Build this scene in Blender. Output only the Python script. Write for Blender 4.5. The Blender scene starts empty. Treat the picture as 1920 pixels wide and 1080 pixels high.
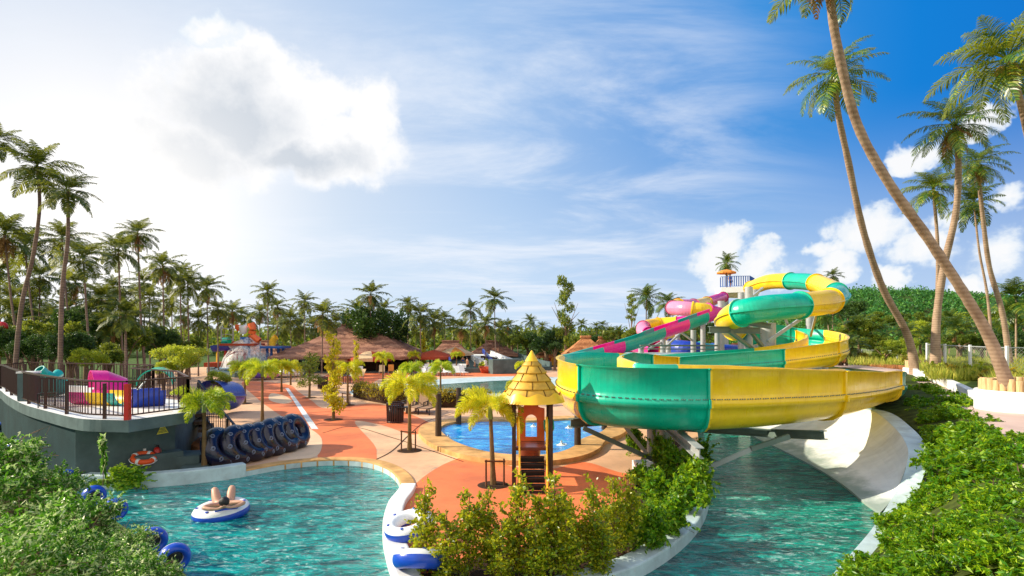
import bpy, bmesh, math, random
import numpy as np
from mathutils import Vector, Matrix
from mathutils.geometry import delaunay_2d_cdt
R = math.radians
PI = math.pi
random.seed(7)
scene = bpy.context.scene
col = scene.collection
F = 960.0 / math.tan(R(42.5))      # focal length for a 1920 wide frame
HZ = 632.0                         # horizon row
EYE = 4.2

# ------------------------------------------------------------------ survey helpers
def P(px, py, Y):
    return Vector(((px-960)/F*Y, Y, EYE-(py-HZ)/F*Y))
def G(px, py, z=0.0):
    Y = F*(EYE-z)/(py-HZ)
    return Vector(((px-960)/F*Y, Y, z))
def XY(px, Y, z=0.0):
    return Vector(((px-960)/F*Y, Y, z))

def tessellate_polygon(loops):
    vs=[]; es=[]
    for lp in loops:
        b=len(vs); n=len(lp); vs+=[Vector((p[0],p[1])) for p in lp]; es+=[(b+i,b+(i+1)%n) for i in range(n)]
    r=delaunay_2d_cdt(vs,es,[],0,1e-5)
    orig=r[3]; out=[]
    def inside(x,y):
        c=False
        for (i,j) in es:
            a,b=vs[i],vs[j]
            if (a.y>y)!=(b.y>y) and x<(b.x-a.x)*(y-a.y)/(b.y-a.y)+a.x: c=not c
        return c
    for f in r[2]:
        if not all(orig[i] for i in f): continue
        q=sum((r[0][i] for i in f),Vector((0,0)))/len(f)
        if inside(q.x,q.y): out.append(tuple(orig[i][0] for i in f))
    return out

# ------------------------------------------------------------------ object helpers
def tag(o, label=None, cat=None, group=None, kind=None):
    if label:
        o['label'] = label
        if len(label.split())>16: print('LONG',len(label.split()),label)
    if cat: o['category'] = cat
    if group: o['group'] = group
    if kind: o['kind'] = kind
    return o
def empty(name, loc=(0,0,0), rz=0, label=None, cat=None, group=None):
    o = bpy.data.objects.new(name, None)
    o.empty_display_size = 0.2
    col.objects.link(o); o.location = loc; o.rotation_euler = (0,0,rz)
    return tag(o, label, cat, group)
def copy_tree(o, parent=None):
    c = o.copy(); col.objects.link(c)
    if parent is not None: c.parent = parent
    for ch in list(o.children): copy_tree(ch, c)
    return c

class MB:
    def __init__(s): s.v=[]; s.f=[]; s.m=[]; s.sm=[]
    def add(s, vs, fs, m=0, smooth=False):
        b=len(s.v); s.v += [tuple(x) for x in vs]
        for f in fs:
            s.f.append(tuple(i+b for i in f)); s.m.append(m); s.sm.append(smooth)
    def box(s, c, d, rz=0, m=0, rx=0, ry=0):
        M = Matrix.Translation(c) @ Matrix.Rotation(rz,4,'Z') @ Matrix.Rotation(ry,4,'Y') @ Matrix.Rotation(rx,4,'X')
        hx,hy,hz = d[0]/2,d[1]/2,d[2]/2
        vs=[M@Vector((x,y,z)) for x in(-hx,hx) for y in(-hy,hy) for z in(-hz,hz)]
        s.add(vs,[(0,1,3,2),(4,6,7,5),(0,4,5,1),(2,3,7,6),(0,2,6,4),(1,5,7,3)],m)
    def bar(s, a, b, w, h=None, m=0):
        a=Vector(a); b=Vector(b); h=h or w
        d=(b-a); L=d.length; d.normalize()
        up=Vector((0,0,1)) if abs(d.z)<.95 else Vector((0,1,0))
        sd=d.cross(up).normalized(); u=sd.cross(d).normalized()
        vs=[]
        for p in(a,b):
            for i,j in((-1,-1),(1,-1),(1,1),(-1,1)): vs.append(p+sd*(i*w/2)+u*(j*h/2))
        s.add(vs,[(0,1,2,3),(7,6,5,4),(0,4,5,1),(1,5,6,2),(2,6,7,3),(3,7,4,0)],m)
    def ibeam(s, a, b, w, h, t=.03, m=0):
        a=Vector(a); b=Vector(b); d=(b-a).normalized()
        up=Vector((0,0,1)); sd=d.cross(up).normalized(); u=sd.cross(d).normalized()
        s.bar(a+u*(h/2-t/2),b+u*(h/2-t/2),w,t,m); s.bar(a-u*(h/2-t/2),b-u*(h/2-t/2),w,t,m)
        s.bar(a,b,t*.8,h-2*t,m)
    def tube(s, pts, rad, n=8, m=0, cap=True, smooth=True, closed=False):
        pts=[Vector(p) for p in pts]; N=len(pts)
        if not hasattr(rad,'__len__'): rad=[rad]*N
        rings=[]; prev=None
        for i,p in enumerate(pts):
            if closed: t=(pts[(i+1)%N]-pts[i-1])
            else: t=pts[min(i+1,N-1)]-pts[max(i-1,0)]
            if t.length<1e-9: t=Vector((0,0,1))
            t.normalize()
            if prev is None:
                a=Vector((1,0,0)) if abs(t.x)<.8 else Vector((0,1,0))
                u=(a-t*a.dot(t)).normalized()
            else:
                u=(prev-t*prev.dot(t)).normalized()
            prev=u; w=t.cross(u)
            rings.append([p+(u*math.cos(2*PI*k/n)+w*math.sin(2*PI*k/n))*rad[i] for k in range(n)])
        vs=[v for r in rings for v in r]; fs=[]
        M=N if closed else N-1
        for i in range(M):
            j=(i+1)%N
            for k in range(n):
                fs.append((i*n+k,i*n+(k+1)%n,j*n+(k+1)%n,j*n+k))
        s.add(vs,fs,m,smooth)
        if cap and not closed:
            s.add(rings[0],[tuple(range(n))[::-1]],m); s.add(rings[-1],[tuple(range(n))],m)
    def lathe(s, prof, n=24, c=(0,0,0), m=0, smooth=True, a0=0, a1=2*PI):
        full=abs(a1-a0-2*PI)<1e-6; K=n if full else n+1
        vs=[]
        for (r,z) in prof:
            for k in range(K):
                a=a0+(a1-a0)*k/n
                vs.append((c[0]+r*math.cos(a),c[1]+r*math.sin(a),c[2]+z))
        fs=[]
        for i in range(len(prof)-1):
            for k in range(n):
                k2=(k+1)%K
                fs.append((i*K+k,i*K+k2,(i+1)*K+k2,(i+1)*K+k))
        s.add(vs,fs,m,smooth)
    def torus(s, Rr, r, c=(0,0,0), M=None, n=28, k=12, m=0, flat=1.0, a0=0,a1=2*PI, mfn=None):
        M=M or Matrix()
        vs=[]; 
        for i in range(n):
            a=2*PI*i/n
            for j in range(k):
                b=2*PI*j/k
                v=Vector(((Rr+r*math.cos(b))*math.cos(a),(Rr+r*math.cos(b))*math.sin(a),r*flat*math.sin(b)))
                vs.append(M@v+Vector(c))
        b0=len(s.v); s.v+= [tuple(v) for v in vs]
        for i in range(n):
            for j in range(k):
                s.f.append((b0+i*k+j,b0+((i+1)%n)*k+j,b0+((i+1)%n)*k+(j+1)%k,b0+i*k+(j+1)%k))
                s.m.append(mfn(j/k,i/n) if mfn else m); s.sm.append(True)
    def sphere(s,c,r,n=12,m=0,sc=(1,1,1)):
        k=max(6,n//2+1); prof=[]
        vs=[];
        for i in range(k+1):
            th=PI*i/k
            for j in range(n):
                a=2*PI*j/n
                vs.append((c[0]+r*sc[0]*math.sin(th)*math.cos(a),c[1]+r*sc[1]*math.sin(th)*math.sin(a),c[2]+r*sc[2]*math.cos(th)))
        fs=[(i*n+j,(i+1)*n+j,(i+1)*n+(j+1)%n,i*n+(j+1)%n) for i in range(k) for j in range(n)]
        s.add(vs,fs,m,True)
    def poly(s, pts, m=0):
        pts=[Vector(p) for p in pts]
        tr=tessellate_polygon([pts])
        s.add(pts,[t for t in tr],m)
    def prism(s, pts, z0, z1, m=0, bottom=False):
        n=len(pts)
        lo=[Vector((p[0],p[1],z0)) for p in pts]; hi=[Vector((p[0],p[1],z1)) for p in pts]
        tr=tessellate_polygon([hi])
        s.add(hi,tr,m)
        if bottom: s.add(lo,[t[::-1] for t in tr],m)
        s.add(lo+hi,[(i,(i+1)%n,n+(i+1)%n,n+i) for i in range(n)],m)
    def strip(s, A, B, m=0, smooth=False):
        n=len(A)
        s.add(list(A)+list(B),[(i,i+1,n+i+1,n+i) for i in range(n-1)],m,smooth)
    def build(s, name, mats, parent=None, kind=None, fixn=True):
        me=bpy.data.meshes.new(name)
        me.from_pydata(s.v,[],s.f)
        if not isinstance(mats,(list,tuple)): mats=[mats]
        for mt in mats: me.materials.append(mt)
        me.polygons.foreach_set('material_index',s.m)
        me.polygons.foreach_set('use_smooth',s.sm)
        if fixn:
            bm=bmesh.new(); bm.from_mesh(me)
            bmesh.ops.recalc_face_normals(bm,faces=bm.faces); bm.to_mesh(me); bm.free()
        me.update()
        o=bpy.data.objects.new(name,me); col.objects.link(o)
        if parent is not None: o.parent=parent
        if kind: o['kind']=kind
        return o
def bevel(o, w=.02, seg=2):
    me=o.data; bm=bmesh.new(); bm.from_mesh(me)
    bmesh.ops.remove_doubles(bm,verts=bm.verts,dist=1e-5)
    es=[e for e in bm.edges if len(e.link_faces)==2 and e.calc_face_angle(0)>R(35)]
    bmesh.ops.bevel(bm,geom=es,offset=w,segments=seg,affect='EDGES',profile=.6)
    bm.to_mesh(me); bm.free(); return o

def catmull(pts, per=8, closed=False):
    pts=[Vector(p) for p in pts]; out=[]
    n=len(pts)
    rng=range(n if closed else n-1)
    for i in rng:
        if closed: p0,p1,p2,p3=pts[i-1],pts[i],pts[(i+1)%n],pts[(i+2)%n]
        else:
            p1,p2=pts[i],pts[i+1]
            p0=pts[i-1] if i>0 else p1*2-p2
            p3=pts[i+2] if i+2<n else p2*2-p1
        for k in range(per):
            t=k/per
            out.append(.5*((2*p1)+(p2-p0)*t+(2*p0-5*p1+4*p2-p3)*t*t+(3*p1-p0-3*p2+p3)*t**3))
    if not closed: out.append(pts[-1].copy())
    return out
def offset_poly(pts, d):
    n=len(pts); out=[]
    area=sum(pts[i].x*pts[(i+1)%n].y-pts[(i+1)%n].x*pts[i].y for i in range(n))
    sgn=1 if area>0 else -1
    for i in range(n):
        t=(pts[(i+1)%n]-pts[i-1]); t.z=0; t.normalize()
        out.append(Vector((pts[i].x+t.y*d*sgn,pts[i].y-t.x*d*sgn,pts[i].z)))
    return out
def offset_line(pts, d):
    out=[]; n=len(pts)
    for i in range(n):
        t=pts[min(i+1,n-1)]-pts[max(i-1,0)]; t.z=0; t.normalize()
        out.append(pts[i]+Vector((t.y,-t.x,0))*d)
    return out

# ------------------------------------------------------------------ materials
def nodes_of(name):
    m=bpy.data.materials.new(name); m.use_nodes=True
    nt=m.node_tree; b=nt.nodes['Principled BSDF']
    return m,nt,nt.nodes,nt.links,b
def mix_rgb(N,L,fac,a,b,mode='MIX'):
    n=N.new('ShaderNodeMix'); n.data_type='RGBA'; n.blend_type=mode
    for sock,val in ((n.inputs[0],fac),(n.inputs[6],a),(n.inputs[7],b)):
        if hasattr(val,'is_linked') or hasattr(val,'links'): L.new(val,sock)
        elif isinstance(val,(int,float)): sock.default_value=val
        else: sock.default_value=(*val,1) if len(val)==3 else val
    return n.outputs[2]
def noise(N,L,vec,scale,detail=4,rough=.55,dist=0):
    n=N.new('ShaderNodeTexNoise'); n.inputs['Scale'].default_value=scale
    n.inputs['Detail'].default_value=detail; n.inputs['Roughness'].default_value=rough
    n.inputs['Distortion'].default_value=dist
    if vec is not None: L.new(vec,n.inputs['Vector'])
    return n
def maprange(N,L,val,a,b,c=0,d=1,smooth=False):
    n=N.new('ShaderNodeMapRange'); 
    if smooth: n.interpolation_type='SMOOTHSTEP'
    L.new(val,n.inputs[0])
    for i,x in zip((1,2,3,4),(a,b,c,d)): n.inputs[i].default_value=x
    return n.outputs[0]
def math_n(N,L,op,a,b=None):
    n=N.new('ShaderNodeMath'); n.operation=op
    for s,v in ((n.inputs[0],a),(n.inputs[1],b)):
        if v is None: continue
        if isinstance(v,(int,float)): s.default_value=v
        else: L.new(v,s)
    return n.outputs[0]
def pmat(name, c, rough=.6, var=.2, scale=6, bump=.15, bscale=None, metal=0, c2=None, stain=0, spec=.5, coat=0, stretch=None, world=False):
    m,nt,N,L,b=nodes_of(name)
    tc=N.new('ShaderNodeTexCoord')
    vec=tc.outputs['Object']
    if world:
        g=N.new('ShaderNodeNewGeometry'); vec=g.outputs['Position']
    if stretch:
        mp=N.new('ShaderNodeMapping'); mp.inputs['Scale'].default_value=stretch; L.new(vec,mp.inputs[0]); vec=mp.outputs[0]
    n1=noise(N,L,vec,scale,6,.6)
    dark=tuple(x*(1-var) for x in c); lite=tuple(min(1,x*(1+var*.8)) for x in c)
    if c2: lite=c2
    f=maprange(N,L,n1.outputs[0],.3,.7)
    out=mix_rgb(N,L,f,dark,lite)
    if stain:
        n2=noise(N,L,vec,scale*.35,8,.7,.6)
        out=mix_rgb(N,L,maprange(N,L,n2.outputs[0],.5,.78,0,stain),out,tuple(x*.35 for x in c))
    L.new(out,b.inputs['Base Color'])
    b.inputs['Roughness'].default_value=rough; b.inputs['Metallic'].default_value=metal
    b.inputs['Specular IOR Level'].default_value=spec if rough<.66 else .12
    b.inputs['Coat Weight'].default_value=coat
    if bump:
        n3=noise(N,L,vec,bscale or scale*5,5,.6)
        bp=N.new('ShaderNodeBump'); bp.inputs['Strength'].default_value=bump; bp.inputs['Distance'].default_value=.02
        L.new(n3.outputs[0],bp.inputs['Height']); L.new(bp.outputs[0],b.inputs['Normal'])
    return m
def leafmat(name, dark, mid, lite, trans=.35, rough=.45, nscale=1.2, tcol=None, tip=None):
    m,nt,N,L,b=nodes_of(name)
    g=N.new('ShaderNodeNewGeometry')
    oi=N.new('ShaderNodeObjectInfo')
    n=noise(N,L,g.outputs['Position'],nscale,3)
    s=math_n(N,L,'ADD',math_n(N,L,'MULTIPLY',g.outputs['Random Per Island'],.55),math_n(N,L,'MULTIPLY',n.outputs[0],.5))
    s=math_n(N,L,'ADD',s,math_n(N,L,'MULTIPLY',oi.outputs['Random'],.12))
    r=N.new('ShaderNodeValToRGB'); L.new(s,r.inputs[0])
    e=r.color_ramp.elements
    e[0].position=.22; e[0].color=(*dark,1); e[1].position=.9; e[1].color=(*lite,1)
    k=e.new(.6); k.color=(*mid,1)
    if tip:
        k.position=.5; e[2].position=.64; k=e.new(.76); k.color=(*tip,1)  # tip: bright highlights on leaves, put into the leaf colour
    L.new(r.outputs[0],b.inputs['Base Color']); b.inputs['Roughness'].default_value=rough
    b.inputs['Specular IOR Level'].default_value=.4
    t=N.new('ShaderNodeBsdfTranslucent')
    tc=mix_rgb(N,L,.6,r.outputs[0],tcol or tuple(min(1,x*1.6) for x in lite))
    L.new(tc,t.inputs[0])
    mx=N.new('ShaderNodeMixShader'); mx.inputs[0].default_value=trans
    L.new(b.outputs[0],mx.inputs[1]); L.new(t.outputs[0],mx.inputs[2])
    L.new(mx.outputs[0],N['Material Output'].inputs[0])
    return m
def fibreglass(name, c, rough=.22):
    m,nt,N,L,b=nodes_of(name)
    tc=N.new('ShaderNodeTexCoord'); v=tc.outputs['Object']
    n1=noise(N,L,v,1.3,8,.65,.4)
    out=mix_rgb(N,L,maprange(N,L,n1.outputs[0],.35,.7),tuple(x*.82 for x in c),tuple(min(1,x*1.1) for x in c))
    # sun-bleached patches and run-off streaks
    mp=N.new('ShaderNodeMapping'); mp.inputs['Scale'].default_value=(3,3,.35); L.new(v,mp.inputs[0])
    n2=noise(N,L,mp.outputs[0],3.0,8,.7)
    out=mix_rgb(N,L,maprange(N,L,n2.outputs[0],.54,.8,0,.45),out,tuple(x*.45 for x in c))
    n4=noise(N,L,v,.9,7,.7)
    out=mix_rgb(N,L,maprange(N,L,n4.outputs[0],.6,.8,0,.35),out,tuple(min(1,x*.6+.35) for x in c))
    L.new(out,b.inputs['Base Color'])
    L.new(maprange(N,L,n2.outputs[0],.3,.75,rough,rough+.25),b.inputs['Roughness'])
    n3=noise(N,L,v,7,5,.6); bp=N.new('ShaderNodeBump'); bp.inputs['Strength'].default_value=.12; bp.inputs['Distance'].default_value=.03
    L.new(n3.outputs[0],bp.inputs['Height']); L.new(bp.outputs[0],b.inputs['Normal'])
    b.inputs['Coat Weight'].default_value=.15
    return m
M={}
M['conc']=pmat('grey_concrete',(.1,.145,.15),.8,.25,1.5,.25,30,stain=.5)
M['darkwall']=pmat('deck_wall_shade_tone',(.012,.036,.042),.75,.25,1.2,.3,40,stain=.4)  # shade on the curved deck wall is put into this dark colour
M['whiteconc']=pmat('white_painted_concrete',(.74,.76,.76),.7,.12,1.3,.2,25,stain=.4)
def wet_wall():
    m=pmat('pool_wall_concrete',(.74,.76,.76),.7,.12,1.1,.25,18,stain=.45,stretch=(1.4,1.4,.5))
    nt=m.node_tree; N=nt.nodes; L=nt.links; b=N['Principled BSDF']; src=b.inputs['Base Color'].links[0].from_socket
    g=N.new('ShaderNodeNewGeometry'); sp=N.new('ShaderNodeSeparateXYZ'); L.new(g.outputs['Position'],sp.inputs[0])
    n=noise(N,L,g.outputs['Position'],1.6,6,.65)
    zz=math_n(N,L,'SUBTRACT',sp.outputs[2],math_n(N,L,'MULTIPLY',math_n(N,L,'SUBTRACT',n.outputs[0],.5),.5))
    L.new(mix_rgb(N,L,maprange(N,L,zz,-.1,.16,.8,0,True),src,(.16,.24,.2)),b.inputs['Base Color']); return m
M['canal']=wet_wall()
M['deckfloor']=pmat('pale_deck_floor',(.75,.68,.62),.8,.1,1.3,.2,25,stain=.15)
M['bluewhite']=pmat('pale_blue_curb_paint',(.5,.63,.66),.6,.2,2,.3,20,stain=.7)
M['rail']=pmat('brown_painted_steel',(.045,.014,.012),.35,.2,8,.05)
M['steel']=pmat('grey_painted_steel',(.42,.45,.46),.4,.12,3,.05,stain=.25,metal=.2)
M['darksteel']=pmat('dark_green_grey_steel',(.13,.18,.16),.45,.15,3,.05,stain=.3)
M['black']=pmat('black_plastic',(.012,.012,.014),.35,.2,6,.1)
M['wood']=pmat('weathered_dark_wood',(.075,.05,.035),.8,.4,5,.5,14,stretch=(6,6,.6))
M['stake']=pmat('stake_wood',(.12,.06,.035),.8,.4,6,.4,stretch=(5,5,.7))
M['log']=pmat('peeled_log',(.62,.42,.22),.7,.35,5,.4,14,stretch=(5,5,.5))
M['stone']=pmat('tan_stone_coping',(.62,.36,.14),.7,.35,2.2,.35,22,stain=.25,world=True)
M['green']=fibreglass('green_fibreglass',(.0,.47,.31))
M['yellow']=fibreglass('yellow_fibreglass',(1.0,.63,.008))
M['teal']=fibreglass('teal_fibreglass',(.01,.33,.26))
M['pink']=fibreglass('magenta_fibreglass',(.78,.01,.28))
M['lpink']=fibreglass('pale_pink_fibreglass',(.85,.25,.42))
M['blue']=fibreglass('blue_fibreglass',(.01,.05,.42))
M['turq']=fibreglass('turquoise_fibreglass',(.02,.4,.36))
M['orange']=pmat('orange_plastic',(.9,.16,.03),.4,.12,3,.05)
M['lifeorange']=pmat('orange_buoy_foam',(.85,.1,.015),.5,.12,6,.1)
M['red']=pmat('red_paint',(.55,.02,.015),.35,.2,5,.05)
M['yelplastic']=pmat('yellow_plastic',(.95,.55,.02),.4,.1,3,.05)
M['goldroof']=pmat('ochre_moulded_plastic',(.66,.38,.035),.55,.35,3,.25,14,stain=.55)
M['groove']=pmat('dark_roof_groove',(.11,.055,.012),.7)
M['brown']=pmat('brown_plastic',(.13,.03,.015),.35,.2,3,.05)
M['white']=pmat('white_paint',(.8,.8,.79),.45,.06,3,.03)
M['rubber']=pmat('dark_navy_rubber',(.006,.007,.028),.22,.3,4,.15,14,spec=.6)
M['vinylblue']=pmat('blue_vinyl',(.01,.07,.5),.28,.15,4,.1)
M['vinylwhite']=pmat('white_vinyl',(.8,.83,.84),.3,.06,4,.08)
M['skin']=pmat('skin',(.56,.31,.2),.5,.12,12,.08)
M['tanskin']=pmat('tan_skin',(.42,.2,.11),.5,.12,12,.08)
M['hair']=pmat('black_hair',(.008,.006,.006),.4,.3,40,.4)
M['clothdark']=pmat('dark_swimwear',(.012,.012,.016),.6,.3,20,.2)
M['clothblue']=pmat('blue_swimwear',(.02,.06,.3),.6,.3,20,.2)
M['clothred']=pmat('red_swimwear',(.5,.03,.03),.6,.3,20,.2)
M['fabtan']=pmat('tan_sling_fabric',(.35,.22,.14),.8,.2,14,.3)
M['fabcream']=pmat('cream_canvas',(.7,.5,.3),.8,.15,6,.2)
M['faborange']=pmat('orange_canvas',(.75,.28,.06),.8,.15,6,.2)
M['fabrust']=pmat('rust_red_canvas',(.45,.08,.04),.8,.15,6,.2)
M['fabpurple']=pmat('purple_canvas',(.12,.06,.3),.8,.15,6,.2)
M['soil']=pmat('dark_soil',(.05,.028,.018),.95,.4,5,.6,30)
M['dirt']=pmat('reddish_dirt',(.3,.13,.055),.95,.4,2,.6,20)
M['lawn']=pmat('dark_lawn',(.07,.12,.025),.95,.5,1.2,.6,20,world=True)
M['grass']=pmat('rough_grass',(.2,.24,.04),.95,.5,1.2,.8,20,c2=(.16,.24,.04),world=True)
M['pinkpath']=pmat('pale_pink_path',(.62,.46,.4),.85,.15,1,.3,20,stain=.15,world=True)
M['bark']=pmat('grey_bark',(.2,.13,.085),.9,.4,4,.6,12,stretch=(3,3,1))
M['palebark']=pmat('slender_trunk_bark',(.17,.11,.05),.9,.4,4,.6,12,stretch=(3,3,1))

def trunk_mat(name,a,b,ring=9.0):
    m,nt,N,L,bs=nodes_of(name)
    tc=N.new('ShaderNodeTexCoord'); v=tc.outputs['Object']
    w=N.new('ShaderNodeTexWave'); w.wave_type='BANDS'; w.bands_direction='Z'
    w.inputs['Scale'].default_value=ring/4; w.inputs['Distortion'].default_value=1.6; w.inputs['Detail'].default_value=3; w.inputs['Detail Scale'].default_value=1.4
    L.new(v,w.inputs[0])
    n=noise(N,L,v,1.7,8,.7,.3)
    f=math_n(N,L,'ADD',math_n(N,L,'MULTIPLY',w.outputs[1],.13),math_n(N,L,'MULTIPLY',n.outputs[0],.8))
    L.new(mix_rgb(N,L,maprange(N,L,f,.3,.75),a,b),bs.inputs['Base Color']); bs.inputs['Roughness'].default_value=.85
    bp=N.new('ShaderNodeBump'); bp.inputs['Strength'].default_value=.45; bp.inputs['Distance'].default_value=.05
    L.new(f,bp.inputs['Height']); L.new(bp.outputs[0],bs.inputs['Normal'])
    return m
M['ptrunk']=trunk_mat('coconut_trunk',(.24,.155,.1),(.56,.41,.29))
M['ptrunkfar']=trunk_mat('coconut_trunk_shaded',(.11,.07,.055),(.36,.23,.17))  # darker trunk copy, its shade put into the bark colour
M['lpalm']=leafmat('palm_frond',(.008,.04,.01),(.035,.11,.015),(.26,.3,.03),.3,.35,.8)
M['lpalmfar']=leafmat('palm_frond_backlit',(.008,.03,.008),(.03,.08,.012),(.26,.27,.025),.34,.5,.3)  # backlit darkening of these fronds is put into the leaf colour
M['lpalmhero']=leafmat('palm_frond_sunlit',(.012,.05,.012),(.06,.17,.02),(.42,.42,.03),.3,.32,.8)  # brighter frond copy with sunlight put into the leaf colour
M['ldry']=leafmat('dry_frond',(.14,.06,.02),(.3,.15,.05),(.45,.27,.1),.25,.7)
M['lfox']=leafmat('foxtail_frond',(.16,.27,.005),(.5,.54,.01),(.9,.78,.03),.4,.4,1.5)
M['lfoxg']=leafmat('foxtail_frond_green',(.06,.2,.005),(.26,.44,.01),(.75,.72,.03),.4,.4,1.5)
M['lfree']=leafmat('green_hedge_leaf',(.012,.06,.004),(.07,.24,.006),(.42,.56,.015),.35,.4,1.4)
M['lisl']=leafmat('island_tree_leaf',(.015,.055,.006),(.12,.23,.008),(.62,.56,.02),.4,.32,1.6)
M['lpale']=leafmat('pale_shrub_leaf',(.004,.03,.002),(.035,.15,.004),(.14,.36,.012),.35,.32,3.0,None,(.95,.97,.5))
M['ldark']=leafmat('dark_tree_leaf',(.008,.03,.006),(.025,.075,.012),(.1,.18,.02),.2,.45,.5)
M['lmid']=leafmat('mid_tree_leaf',(.02,.06,.01),(.08,.16,.015),(.34,.36,.03),.35,.45,.5)
M['llime']=leafmat('lime_bush_leaf',(.06,.13,.01),(.25,.36,.02),(.6,.6,.05),.4,.4,1)
M['lyel']=leafmat('yellow_tree_leaf',(.2,.2,.01),(.55,.48,.015),(.85,.66,.03),.4,.45,1)
M['lred']=leafmat('red_new_leaf',(.2,.05,.01),(.45,.14,.02),(.6,.25,.03),.3,.4,1)
M['lhedge']=leafmat('clipped_hedge_leaf',(.02,.04,.006),(.12,.14,.01),(.65,.45,.03),.3,.45,2)
M['lgrass']=leafmat('tall_grass_blade',(.1,.18,.015),(.3,.36,.03),(.62,.56,.1),.4,.6,1)

def thatch(name,a,b):
    m,nt,N,L,bs=nodes_of(name)
    tc=N.new('ShaderNodeTexCoord'); v=tc.outputs['Object']
    w=N.new('ShaderNodeTexWave'); w.bands_direction='Z'; w.inputs['Scale'].default_value=.55; w.inputs['Distortion'].default_value=5; w.inputs['Detail'].default_value=5; w.inputs['Detail Scale'].default_value=2
    L.new(v,w.inputs[0])
    mp=N.new('ShaderNodeMapping'); mp.inputs['Scale'].default_value=(5,5,.6); L.new(v,mp.inputs[0])
    n=noise(N,L,mp.outputs[0],2.2,8,.75); n2=noise(N,L,v,.5,5,.65)
    f=math_n(N,L,'ADD',math_n(N,L,'MULTIPLY',w.outputs[1],.16),math_n(N,L,'MULTIPLY',n.outputs[0],.75))
    f=math_n(N,L,'ADD',f,math_n(N,L,'MULTIPLY',n2.outputs[0],.45))
    L.new(mix_rgb(N,L,maprange(N,L,f,.48,.92),a,b),bs.inputs['Base Color']); bs.inputs['Roughness'].default_value=.95; bs.inputs['Specular IOR Level'].default_value=.1
    bp=N.new('ShaderNodeBump'); bp.inputs['Strength'].default_value=.9; bp.inputs['Distance'].default_value=.18
    L.new(f,bp.inputs['Height']); L.new(bp.outputs[0],bs.inputs['Normal'])
    return m
M['thatch']=thatch('brown_thatch',(.14,.06,.045),(.6,.32,.22))
M['thatcho']=thatch('orange_brown_thatch',(.22,.08,.035),(.75,.34,.15))

def paving(name,c,var=.12,rough=.75):
    m,nt,N,L,b=nodes_of(name)
    g=N.new('ShaderNodeNewGeometry'); v=g.outputs['Position']
    n1=noise(N,L,v,.35,6,.6); n2=noise(N,L,v,55,3,.6); n3=noise(N,L,v,1.6,8,.7,.5)
    o=mix_rgb(N,L,maprange(N,L,n1.outputs[0],.35,.65),tuple(x*(1-var) for x in c),tuple(min(1,x*(1+var)) for x in c))
    o=mix_rgb(N,L,maprange(N,L,n2.outputs[0],.35,.7,0,.4),o,tuple(x*.6 for x in c))
    o=mix_rgb(N,L,maprange(N,L,n3.outputs[0],.5,.78,0,.5),o,tuple(x*.45 for x in c))
    L.new(o,b.inputs['Base Color']); 
    n4=noise(N,L,v,.55,6,.7,.8); wet=maprange(N,L,n4.outputs[0],.6,.7,0,1,True)
    o=mix_rgb(N,L,math_n(N,L,'MULTIPLY',wet,.55),o,tuple(x*.5 for x in c)); L.new(o,b.inputs['Base Color'])
    L.new(math_n(N,L,'SUBTRACT',maprange(N,L,n1.outputs[0],.3,.7,rough-.1,rough+.1),math_n(N,L,'MULTIPLY',wet,.4)),b.inputs['Roughness'])
    bp=N.new('ShaderNodeBump'); bp.inputs['Strength'].default_value=.25; bp.inputs['Distance'].default_value=.01
    L.new(n2.outputs[0],bp.inputs['Height']); L.new(bp.outputs[0],b.inputs['Normal'])
    return m
M['tan']=paving('tan_pebble_paving',(.76,.46,.27),.2)
M['terra']=paving('terracotta_pebble_paving',(.8,.2,.065),.2)
M['cream']=paving('cream_pebble_paving',(.82,.58,.37),.15)

def water(name,deep,shallow,rip=2.0,strength=.5,foam=.0,rough=.04,stretch=(1,2.2,1),dist=.12):
    m,nt,N,L,b=nodes_of(name)
    g=N.new('ShaderNodeNewGeometry'); v=g.outputs['Position']
    mp=N.new('ShaderNodeMapping'); mp.inputs['Scale'].default_value=stretch; mp.inputs['Rotation'].default_value=(0,0,.25); L.new(v,mp.inputs[0])
    n1=noise(N,L,mp.outputs[0],rip,3,.5,1.0); n2=noise(N,L,mp.outputs[0],rip*2.9,4,.6,1.2); n0=noise(N,L,v,.22,3,.5,.4)
    h=math_n(N,L,'ADD',n1.outputs[0],math_n(N,L,'MULTIPLY',n2.outputs[0],.4))
    f=math_n(N,L,'ADD',math_n(N,L,'MULTIPLY',n1.outputs[0],.5),math_n(N,L,'MULTIPLY',n2.outputs[0],.35))
    f=math_n(N,L,'ADD',f,math_n(N,L,'MULTIPLY',n0.outputs[0],.35))
    o=mix_rgb(N,L,maprange(N,L,f,.5,.74),deep,shallow)
    if foam:
        sx=N.new('ShaderNodeSeparateXYZ'); L.new(v,sx.inputs[0])
        o=mix_rgb(N,L,maprange(N,L,sx.outputs[0],1.5,8,0,.75,True),o,(.4,.72,.45),'MULTIPLY')
        n5=noise(N,L,mp.outputs[0],rip*1.9,8,.7,1.5)
        ff=math_n(N,L,'MULTIPLY',maprange(N,L,n5.outputs[0],.53,.66,0,foam),maprange(N,L,n0.outputs[0],.4,.6,.15,1))
        o=mix_rgb(N,L,ff,o,(.7,.9,.88))
    L.new(o,b.inputs['Base Color']); b.inputs['Roughness'].default_value=rough; b.inputs['IOR'].default_value=1.33
    b.inputs['Specular IOR Level'].default_value=.42
    bp=N.new('ShaderNodeBump'); bp.inputs['Strength'].default_value=strength; bp.inputs['Distance'].default_value=dist
    L.new(h,bp.inputs['Height']); L.new(bp.outputs[0],b.inputs['Normal'])
    return m
M['river']=water('turquoise_river_water',(.0,.06,.08),(.008,.5,.46),1.25,1.0,.7,.05,(1,2.3,1),.34)
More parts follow.
